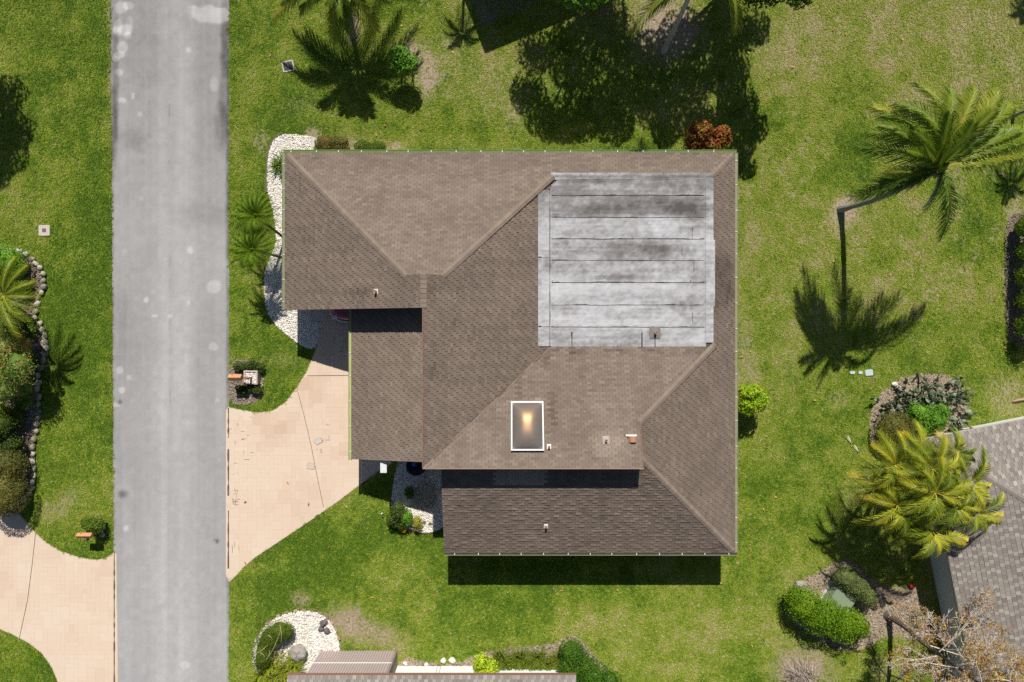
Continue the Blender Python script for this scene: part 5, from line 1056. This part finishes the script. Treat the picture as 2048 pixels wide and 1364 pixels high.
tp_ = np.array([tuple(v) for v in tufts]); tp_ = np.repeat(tp_, 16, 0)+RNG.normal(0, .10, (len(tp_)*16, 3)); nr = RNG.normal(size=tp_.shape)+np.array([0, 0, .6]); nr /= np.linalg.norm(nr, axis=1, keepdims=True)
npmesh('crown', leaf_quads(tp_, nr, .10, asp=.35), 4, np.repeat(RNG.random(len(tufts)), 16)*.8+RNG.random(len(tp_))*.2, leafmat('orange_needles', (.30, .13, .04), (.52, .26, .06), (.60, .40, .07), (.40, .40, .06)), bt, bl)
# right edge hedge on a strip of dark mulch
for i, (py, lb) in enumerate([(452, 'uppermost shrub of the row at the right edge'), (500, 'second shrub down in the row at the right edge'), (550, 'middle shrub of the row at the right edge'), (600, 'fourth shrub down in the row at the right edge'), (650, 'lowest shrub of the row at the right edge')]):
    shrub('edge_shrub', lb, 'shrub', [(2052+(i % 2)*3, py, .9, .5, .65, .8), (2070, py+10, 1.2, .6, .6, .8)], G_MID, 1100, .10, .4, group='shrubs along the right edge')
# ================================================================== OBJECTS
# maroon car under the wing roof, only its nose shows
car = thing('parked_car', 'dark maroon car parked under the roof, only its nose showing', 'car', (-8.55, 3.4, 0)); cl = (-8.55, 3.4, 0)
CARP = mat('maroon_paint', [(0, (.22, .010, .045)), (1, (.28, .014, .055))], nscale=3, namt=.3, rough=.25, spec=.5, coat=1.0); GLASS = flat('car_glass', (.02, .025, .03), .05); TYRE = flat('tyre_rubber', (.02, .02, .02), .8); RIM = flat('alloy_rim', (.5, .5, .52), .3, metal=.8); CHR = flat('bumper_trim', (.75, .78, .82), .25)
YB, YFt = 5.6, 1.04                                     # tail and nose
def car_sec(s):                                          # s 0 nose .. 1 tail: half width, deck height
    w = .93*(1-(1-min(1, s/.16))**2*.62)*(1-max(0, (s-.9)/.1)**2*.2); return w
mb = MB(); N = 26; M = 12
for i in range(N+1):
    s = i/N; y = YFt+(YB-YFt)*s; w = car_sec(max(.004, s)); top = .62+.30*math.sin(min(1, s/.30)*1.57)**.7 if s < .3 else .92+.03*math.sin((s-.3)*3)
    if s < .03: top = .56+4*s
    for j in range(M+1):
        t = j/M; a = math.pi*t; x = -math.cos(a)*w; z = .28+(top-.28)*(math.sin(a)**.42)
        mb.v.append((-8.55+x, y, z))
for i in range(N):
    for j in range(M): a = i*(M+1)+j; mb.f.append((a, a+1, a+M+2, a+M+1)); mb.t.append(.5)
for i in (0, N): mb.f.append(tuple(i*(M+1)+j for j in (range(M, -1, -1) if i == 0 else range(M+1)))); mb.t.append(.5)
mb.build('body', CARP, car, cl, True)
mb = MB(); prof = [(2.25, .93), (2.95, 1.42), (4.3, 1.45), (5.2, .95)]
for y, z in prof:
    w = .80 if z < 1 else .62; mb.v += [(-8.55-w, y, z), (-8.55+w, y, z)]
mb.f = [(0, 1, 3, 2), (4, 5, 7, 6), (0, 2, 4, 6), (1, 7, 5, 3)]; mb.t = [.5]*4; mb.build('windows', GLASS, car, cl)
mb = MB(); mb.box((-8.55, 3.62, 1.44), (1.26, 1.5, .04), taper=.95); mb.build('roof_panel', CARP, car, cl)
mb = MB(); pts = []
for i in range(15):
    u = -1+2*i/14; s = .16*(1-math.sqrt(max(0, 1-abs(u)**2.2)))*.95; pts.append((-8.55+u*.93, YFt-.03+(YB-YFt)*s*1.0, .56))
mb.tube(pts, [.035]*15, 6); mb.build('bumper', CHR, car, cl, True)
for x in (-.62, .62): mb = MB(); mb.box((-8.55+x, YFt+.22, .66), (.34, .2, .12), .3*(-1 if x > 0 else 1), taper=.7); mb.build('headlight', flat('headlight_glass', (.7, .72, .75), .1), car, cl)
for x in (-.86, .86):
    for y in (1.95, 4.75):
        mb = MB(); c = Vector((-8.55+x, y, .33)); mb.tube([c+Vector((-.1, 0, 0)), c+Vector((.1, 0, 0))], .33, 18); wh = mb.build('wheel', TYRE, car, cl); mb = MB(); mb.tube([c+Vector((-.105, 0, 0)), c+Vector((.105, 0, 0))], .21, 12); mb.build('rim', RIM, wh, cl)
# mailboxes
WOODP = flat('cedar_post', (.23, .13, .085), .8); TERR2 = mat('terracotta_roof', [(0, (.50, .22, .10)), (1, (.62, .33, .17))], nscale=5, namt=.3, rough=.6)
def mailbox(label, c, L, W, z0, h, post, m, arm=True):
    t = thing('mailbox', label, 'mailbox', (post[0], post[1], 0)); loc = (post[0], post[1], 0); x0, x1 = c[0]-L/2, c[0]+L/2; y0, y1 = c[1]-W/2, c[1]+W/2
    mb = MB(); mb.box((c[0], c[1], z0+h*.3), (L*.92, W*.72, h*.6)); b = mb.build('box', m, t, loc)
    mb = MB(); zr = z0+h; ze = z0+h*.5
    for y, z in ((y0, ze), (c[1], zr), (y1, ze)): mb.v += [(x0, y, z), (x1, y, z), (x0, y, z-.025), (x1, y, z-.025)]
    mb.f = [(0, 1, 5, 4), (4, 5, 9, 8), (2, 6, 7, 3), (6, 10, 11, 7), (0, 4, 6, 2), (4, 8, 10, 6), (1, 3, 7, 5), (5, 7, 11, 9), (0, 2, 3, 1), (8, 9, 11, 10)]; mb.t = [.5]*10; mb.build('box_roof', m, t, loc)
    mb = MB(); mb.box((x0+.02, c[1], z0+h*.3), (.02, W*.62, h*.5)); mb.build('door', flat('mailbox_door', (.30, .13, .07)), b, loc)
    mb = MB(); mb.box((x0+L*.3, y1-.02, z0+h*.62), (.02, .02, .16)); mb.build('flag', flat('mailbox_flag', (.35, .06, .04)), b, loc)
    mb = MB(); mb.box((post[0], post[1], (z0+.15)/2), (.10, .10, z0+.15)); mb.build('post', WOODP, t, loc)
    mb = MB(); q0 = Vector((post[0], post[1], z0-.04)); q1 = Vector((c[0], c[1], z0-.04)); d = q1-q0; mb.box(((q0+q1)/2), (d.length+L*.5, .09, .07), math.atan2(d.y, d.x)); mb.build('arm', WOODP, t, loc)
    return t
pc = P(501, 755, .5); mc = P(470, 755, 1.15)
mailbox('terracotta mailbox with gabled top reaching over the street edge', (mc.x, mc.y), .66, .34, .95, .34, (pc.x+.02, pc.y-.02), TERR2)
mc2 = P(169, 1071, 1.1); mailbox('orange gabled mailbox on the lawn across the street', (mc2.x, mc2.y), .76, .27, .92, .32, tuple(P(196, 1064))[:2], TERR2)
pl = thing('planter', 'square concrete planter filled with white pebbles around the mailbox post', 'planter', (pc.x, pc.y, 0)); PLM = mat('pink_concrete', [(0, (.40, .32, .29)), (1, (.58, .50, .46))], nscale=10, namt=.4, rough=.9); w = .36; h = .32
for (dx, dy, a, b) in ((0, -h, 2*w, .08), (0, h, 2*w, .08), (-w+.04, 0, .08, 2*h-.08), (w-.04, 0, .08, 2*h-.08)): mb = MB(); mb.box((pc.x+dx, pc.y+dy, .25), (a, b, .5)); mb.build('side', PLM, pl, tuple(pl.location))
mb = MB(); mb.box((pc.x, pc.y, .22), (2*w-.16, 2*h-.08, .42)); mb.build('fill', WHITEBED, pl, tuple(pl.location))
q = [(pc.x-w+.08, pc.y-h+.04), (pc.x+w-.08, pc.y-h+.04), (pc.x+w-.08, pc.y+h-.04), (pc.x-w+.08, pc.y+h-.04)]; pebbles('pebbles', None, q, 700, .02, .042, PEB, z=.43, parent=pl)
# rocks ringed round the left mailbox bush
for (px, py, lb) in [(198, 1040, 'white rock above the bush by the left mailbox'), (207, 1055, 'flat pale rock right of the bush by the left mailbox'), (205, 1070, 'grey rock below right of the bush by the left mailbox')]:
    c = P(px, py, .08); tag(rock(c, (.14, .12, .1), 1., px, 9, 6).build('rock', sbm, None, (c.x, c.y, 0), True), lb, 'rock', 'rocks beside the left mailbox')
# in-ground covers
CONCR = mat('pale_concrete', [(0, (.42, .38, .34)), (1, (.62, .58, .53))], nscale=8, namt=.4, rough=.9); IRON = mat('cast_iron', [(0, (.06, .05, .05)), (1, (.16, .14, .14))], nscale=10, namt=.4, rough=.7)
def rrect(c, w, h, a, r=.06):
    pts = []
    for sx, sy, a0 in ((1, 1, 0), (-1, 1, 1.57), (-1, -1, 3.14), (1, -1, 4.71)):
        for k in range(4): t = a0+k*.52; pts.append((sx*(w/2-r)+r*math.cos(t), sy*(h/2-r)+r*math.sin(t)))
    return [(c.x+x*math.cos(a)-y*math.sin(a), c.y+x*math.sin(a)+y*math.cos(a)) for x, y in pts]
def cover(label, px, py, w, h, a, z, ring, lid, lid_k=.72, grid_=False):
    c = P(px, py); t = thing('meter_cover', label, 'cover', (c.x, c.y, 0)); loc = (c.x, c.y, 0); mb = MB(); mb.prism(rrect(c, w, h, a), .0, z); mb.build('rim', ring, t, loc)
    mb = MB(); mb.prism(rrect(c, w*lid_k, h*lid_k, a, .03), z-.02, z+.006); l = mb.build('lid', lid, t, loc)
    if grid_:
        for k in range(-3, 4): mb = MB(); ca, sa = math.cos(a), math.sin(a); d = k*w*lid_k/7.5; mb.box((c.x+d*ca, c.y+d*sa, z+.012), (.018, h*lid_k*.92, .014), a); mb.build('bar', IRON, l, loc)
    return t
cover('dark slatted meter cover with a pale rim on the upper lawn', 577, 133, .62, .56, .2, .07, CONCR, IRON, .8, True)
cover('square concrete cover with a small rusty plate on the left lawn', 90, 461, .58, .56, 0, .07, CONCR, flat('rusty_plate', (.20, .11, .085)), .36)
cover('pale grey angled cover in the middle of the driveway', 637, 882, .40, .30, .5, .045, flat('grey_rim', (.16, .13, .11)), mat('grey_lid', [(0, (.48, .45, .40)), (1, (.62, .58, .52))], nscale=8, namt=.4), .93)
cover('worn cover flush in the driveway on the joint line', 622, 932, .42, .32, -.15, .043, flat('grey_rim', (.22, .17, .13)), mat('worn_lid', [(0, (.50, .42, .33)), (1, (.66, .55, .43))], nscale=8, namt=.4), .94)
BLU = mat('pale_blue_lid', [(0, (.38, .50, .50)), (1, (.55, .66, .65))], nscale=6, namt=.3, rough=.6)
for px, w, h, lb in ((1737, .40, .32, 'pale blue utility lid in the sun at the tip of the palm shadow'), (1720, .2, .16, 'small pale blue lid at the edge of the palm shadow'), (1704, .26, .15, 'pale blue lid inside the palm shadow')): c = P(px, 745); mb = MB(); mb.prism(rrect(c, w, h, .1), 0, .075); tag(mb.build('valve_cover', BLU, None, (c.x, c.y, 0)), lb, 'lid', 'pale blue lids by the palm shadow')
# green transformer box
GRB = mat('green_box_paint', [(0, (.17, .23, .15)), (1, (.26, .33, .22))], nscale=3, namt=.3, rough=.5); c = P(1668, 1194); ub = thing('utility_box', 'pale green metal utility box between hedge and grey green shrub', 'utility box', (c.x, c.y, 0)); loc = (c.x, c.y, 0); A = -.62
mb = MB(); mb.box((c.x, c.y, .06), (1.35, 1.25, .12), A); mb.build('pad', CONCR, ub, loc); mb = MB(); mb.box((c.x, c.y, .45), (1.1, 1.0, .66), A); mb.build('cabinet', GRB, ub, loc); mb = MB(); mb.box((c.x, c.y, .80), (1.16, 1.06, .06), A, taper=.94); mb.build('lid', GRB, ub, loc)
mb = MB(); mb.box((c.x+.53*math.cos(A+3.14), c.y+.53*math.sin(A+3.14), .45), (.05, .06, .2), A); mb.build('handle', IRON, ub, loc)
# stones, stump and boulders
def boulder(name, label, px, py, s, m, a=0., seed=1): c = P(px, py); return tag(rock((c.x, c.y, s[2]*.7), s, a, seed, 14, 9).build(name, m, None, (c.x, c.y, 0), False), label, 'rock')
GST = mat('grey_boulder', [(0, (.17, .15, .135)), (1, (.46, .42, .37))], nscale=7, namt=.45, rough=.95, bump=1., bscale=18); DST = mat('dark_lava_rock', [(0, (.05, .045, .05)), (1, (.25, .22, .22))], nscale=14, namt=.5, rough=.95, bump=1., bscale=30); WST = mat('white_rock', [(0, (.55, .50, .45)), (1, (.78, .75, .70))], nscale=6, namt=.4, rough=.9)
boulder('boulder', 'round grey boulder in the pebble bed beside the kidney hedge', 600, 1302, (.42, .46, .34), GST, .3, 3)
boulder('stump', 'grey weathered stump above the long clipped hedge', 1597, 1168, (.32, .24, .22), GST, .1, 5)
for px, py, s, sd, lb in ((648, 1244, .22, 8, 'upper of three dark rough rocks on the pale pebbles'), (643, 1256, .17, 9, 'lower left of three dark rough rocks on the pale pebbles'), (655, 1260, .18, 10, 'lower right of three dark rough rocks on the pale pebbles')): boulder('lava_rock', lb, px, py, (s, s*.8, s*.7), DST, 1., sd)['group'] = 'dark rocks on the pale pebbles'
for px, py, s, lb in ((811, 1326, .13, 'leftmost white rock along the white wall'), (853, 1328, .12, 'second white rock along the white wall'), (887, 1320, .17, 'second white rock from the right along the white wall'), (905, 1319, .2, 'large white rock on the right along the white wall'), (617, 1226, .14, 'white rock in the brick edging of the pebble bed'), (1788, 768, .16, 'left white rock above the prickly pear'), (1796, 776, .13, 'right white rock above the prickly pear')): boulder('white_rock', lb, px, py, (s, s*.75, s*.6), WST, px*.1, px)['group'] = 'white rocks by the beds'
c = P(1824, 1172, .12); tag(rock((c.x, c.y, .12), (.12, .12, .12), 0, 2, 12, 8).build('ball', flat('red_plastic', (.60, .03, .03), .35), None, (c.x, c.y, 0), True), 'small red ball on bare ground near the dark wall shade', 'ball')
for px, py, a, lb in ((1697, 879, -1.1, 'upper of two pale husks lying on the lawn'), (1711, 897, -1.0, 'lower of two pale husks lying on the lawn')):
    c = P(px, py); d = Vector((math.cos(a), math.sin(a), 0)); s = Vector((-d.y, d.x, 0)); mb = MB()
    for k, w in ((-.22, .05), (-.05, .07), (.12, .05), (.24, .015)):
        for q, z in ((-1, .06), (0, .12), (1, .06)): mb.v.append((c.x+d.x*k+s.x*w*q, c.y+d.y*k+s.y*w*q, z))
    for i in range(3):
        for j in range(2): b = i*3+j; mb.f.append((b, b+1, b+4, b+3)); mb.t.append(.5)
    tag(mb.build('palm_husk', flat('bleached_husk', (.66, .60, .48), .8), None, (c.x, c.y, 0)), lb, 'husk', 'pale husks on the lawn')
c = P(2042, 798, .1); mb = MB(); mb.tube([P(2026, 803, .08), P(2036, 800, .14), P(2060, 797, .12)], [.04, .07, .05], 6); tag(mb.build('fallen_frond', flat('pink_dry_frond', (.42, .26, .22))), 'dry pinkish fallen frond stem at the right edge', 'frond')
# entry bed: fountain bowl, stakes, post
c = P(832, 932, .5); fb = thing('fountain_bowl', 'dark blue fountain bowl half hidden by the roof edge', 'fountain', (c.x, c.y, 0)); loc = (c.x, c.y, 0); BLG = flat('blue_glaze', (.03, .13, .40), .2)
mb = MB(); mb.lathe((c.x, c.y, 0), [(0, .06), (.62, .06), (.62, 0)][::-1], 20); mb.build('base_slab', CONCR, fb, loc); mb = MB(); mb.lathe((c.x, c.y, .06), [(.2, 0), (.22, .1), (.5, .42), (.52, .46), (.46, .46), (.2, .14), (0, .12)], 24); mb.build('bowl', flat('dark_bowl', (.03, .03, .045), .3), fb, loc, True)
mb = MB(); mb.lathe((c.x-.1, c.y+.1, .2), [(.1, 0), (.16, .2), (.1, .3), (.0, .3)], 14); mb.build('jar', BLG, fb, loc, True); mb = MB(); mb.lathe((c.x-.42, c.y-.28, .06), [(.13, 0), (.15, .1), (.12, .12), (0, .12)], 12); mb.build('dish', BLG, fb, loc, True)
c = P(868, 938); mb = MB(); mb.tube([(c.x, c.y, 0), (c.x, c.y-.02, 1.0)], .022, 6); mb.box((c.x, c.y, 1.0), (.05, .05, .03)); tag(mb.build('garden_stake', flat('grey_metal', (.5, .5, .5), .4), None, (c.x, c.y, 0)), 'thin grey metal stake in the shaded entry bed', 'stake')
c = P(766, 1024); mb = MB(); mb.tube([(c.x, c.y, 0), (c.x, c.y, .35)], .012, 5); mb.lathe((c.x, c.y, .33), [(.045, 0), (.05, .04), (.02, .09), (0, .1)], 8); tag(mb.build('path_light', WHITE, None, (c.x, c.y, 0)), 'small white path light on the lawn left of the entry bed', 'light')
c = P(767, 934, 2.80); pw = thing('white_post', 'white square post beside the corner of the garage roof', 'post', (c.x, c.y, 0)); mb = MB(); mb.box((c.x, c.y, 1.38), (.2, .2, 2.74)); mb.build('shaft', WHITE, pw, (c.x, c.y, 0)); mb = MB(); mb.box((c.x, c.y, 2.78), (.31, .56, .06)); mb.build('cap', WHITE, pw, (c.x, c.y, 0))
# bits of litter: dropped orange leaves
mb = MB(); rl = random.Random(3)
LP = [(1480, 1040), (1500, 1090), (1107, 1178), (1113, 1188), (782, 1198), (855, 1220), (1055, 1255), (1173, 1240), (1130, 1227), (1125, 1222), (1177, 1268), (597, 1217), (635, 1215), (476, 1239), (645, 1176), (868, 1185), (690, 1275), (1500, 1118), (1640, 1000), (1960, 320), (1910, 560), (1865, 563), (1990, 90), (905, 310), (885, 295), (750, 240), (770, 250), (820, 50), (890, 15), (540, 110), (523, 260), (115, 1088), (160, 555), (155, 620), (1235, 1180), (1885, 1010), (2010, 695), (1990, 600), (1815, 1035), (960, 1290), (1000, 1288), (900, 1312)]
LP += [(rl.uniform(470, 2000), rl.uniform(20, 1340)) for _ in range(260)]
for px, py in LP:
    c = P(px, py, .085+rl.uniform(0, .02)); a = rl.uniform(0, 6.28); l = rl.uniform(.04, .11); d = Vector((math.cos(a), math.sin(a), rl.uniform(-.2, .2)))*l; s = Vector((-math.sin(a), math.cos(a), 0))*l*.4
    if abs(c.x) < 11.4 and -10.6 < c.y < 9.4 and not (c.x < -3.3 and c.y < -6): continue
    mb.poly([c-d, c+s, c+d, c-s], rl.random())
tag(mb.build('fallen_leaves', mat('dropped_leaves', [(0, (.20, .10, .04)), (.6, (.45, .22, .08)), (1, (.62, .42, .12))], attr='tint', nscale=5, namt=.1, rough=.7)), 'scattered brown and orange fallen leaves on the lawns', 'leaves', kind='stuff')
# ================================================================== GRASS
GRASS = mat('lawn_grass', [(0, (.112, .228, .013)), (.28, (.262, .385, .027)), (.55, (.415, .482, .064)), (.78, (.51, .48, .17)), (1, (.66, .57, .36))], attr='tone', inst=True, nscale=3.0, namt=.16, rough=.6, transl=.32, spec=.25, detail=5)
def lawn():
    step = .083; xs = np.arange(-32, 31.5, step); ys = np.arange(-21.5, 22, step); X, Y = np.meshgrid(xs, ys); x = X.ravel()+RNG.uniform(-.5, .5, X.size)*step; y = Y.ravel()+RNG.uniform(-.5, .5, X.size)*step
    out = (np.abs(x) > 28) | (np.abs(y) > 19); k = ~(out & (RNG.random(x.size) < .45))
    x, y = x[k], y[k]; k = ~((x > road_l(y)+.04*RNG.normal(size=x.size)-.0) & (x < road_r(y)+.02+.04*RNG.normal(size=x.size)))
    jx, jy = x+RNG.normal(0, .03, x.size), y+RNG.normal(0, .03, x.size)
    for p in [DRIVE, DRIVE2, BED_NW, BED_S, BED_B, BED_L, BED_E]+FOOT: k &= ~inpoly(jx, jy, p)
    x, y = x[k], y[k]; b = bare_f(x, y); k = RNG.random(x.size) > np.clip(b*1.25-.12, 0, .985); x, y, b = x[k], y[k], b[k]; n = len(x)
    tone = np.clip(tone_f(x, y)+RNG.normal(0, .15, n)+.42*b+(RNG.random(n) < .04)*.35, 0, 1)
    verts = []; faces = []; var = []
    rnd = random.Random(2)
    for v in range(6):
        for i in range(11):
            a = rnd.uniform(0, 6.28); r0 = rnd.uniform(0, .05); l = rnd.uniform(.05, .095); lean = rnd.uniform(.6, 1.3); w = rnd.uniform(.009, .016); d = np.array([math.cos(a), math.sin(a), 0]); s = np.array([-d[1], d[0], 0])*w
            th = rnd.uniform(0, 6.28); o = np.array([math.cos(th)*r0, math.sin(th)*r0, 0]); m = o+d*l*.5*math.sin(lean*.7)+np.array([0, 0, l*.5*math.cos(lean*.7)]); e = m+d*l*.55*math.sin(lean*1.2)+np.array([0, 0, l*.5*math.cos(lean*1.2)])
            i0 = len(verts); verts += [o-s, o+s, m+s*.8, m-s*.8, e]; faces += [(i0, i0+1, i0+2, i0+3), (i0+3, i0+2, i0+4)]; var += [v]*5
    nv = len(verts); co = np.concatenate([np.array(verts), np.stack([x, y, np.full(n, .002)], 1)]); me = bpy.data.meshes.new('lawn_grass'); me.from_pydata([tuple(c) for c in verts], [], faces)
    me.vertices.add(n); me.vertices.foreach_set('co', co.astype(np.float32).ravel())
    def A(nm, typ, a): at = me.attributes.new(nm, typ, 'POINT'); at.data.foreach_set('value', a)
    z = np.zeros(nv); A('is_tuft', 'BOOLEAN', np.concatenate([np.ones(nv, bool), np.zeros(n, bool)])); A('variant', 'INT', np.concatenate([np.array(var), RNG.integers(0, 6, n)]).astype(np.int32))
    A('tone', 'FLOAT', np.concatenate([z, tone]).astype(np.float32)); A('size', 'FLOAT', np.concatenate([z, RNG.uniform(.75, 1.25, n)*(1-.35*b)]).astype(np.float32)); A('spin', 'FLOAT', np.concatenate([z, RNG.uniform(0, 6.28, n)]).astype(np.float32))
    me.materials.append(GRASS); o = bpy.data.objects.new('lawn_grass', me); COL.objects.link(o); tag(o, 'short green lawn grass with dry patches around the houses', 'grass', kind='stuff')
    ng = bpy.data.node_groups.new('grow', 'GeometryNodeTree'); ng.interface.new_socket('Geometry', in_out='INPUT', socket_type='NodeSocketGeometry'); ng.interface.new_socket('Geometry', in_out='OUTPUT', socket_type='NodeSocketGeometry')
    N = ng.nodes; L = ng.links; gi = N.new('NodeGroupInput'); go = N.new('NodeGroupOutput')
    def na(nm, typ): q = N.new('GeometryNodeInputNamedAttribute'); q.data_type = typ; q.inputs[0].default_value = nm; return q.outputs[0]
    sep = N.new('GeometryNodeSeparateGeometry'); sep.domain = 'POINT'; L.new(gi.outputs[0], sep.inputs[0]); L.new(na('is_tuft', 'BOOLEAN'), sep.inputs[1])
    sp = N.new('GeometryNodeSplitToInstances'); sp.domain = 'POINT'; L.new(sep.outputs[0], sp.inputs[0]); L.new(na('variant', 'INT'), sp.inputs['Group ID'])
    m2p = N.new('GeometryNodeMeshToPoints'); L.new(sep.outputs[1], m2p.inputs[0])
    ip = N.new('GeometryNodeInstanceOnPoints'); L.new(m2p.outputs[0], ip.inputs['Points']); L.new(sp.outputs['Instances'], ip.inputs['Instance']); ip.inputs['Pick Instance'].default_value = True; L.new(na('variant', 'INT'), ip.inputs['Instance Index'])
    cx = N.new('ShaderNodeCombineXYZ'); L.new(na('spin', 'FLOAT'), cx.inputs[2]); L.new(cx.outputs[0], ip.inputs['Rotation']); L.new(na('size', 'FLOAT'), ip.inputs['Scale'])
    L.new(ip.outputs[0], go.inputs[0]); md = o.modifiers.new('grow', 'NODES'); md.node_group = ng
    return n
print('tufts', lawn())
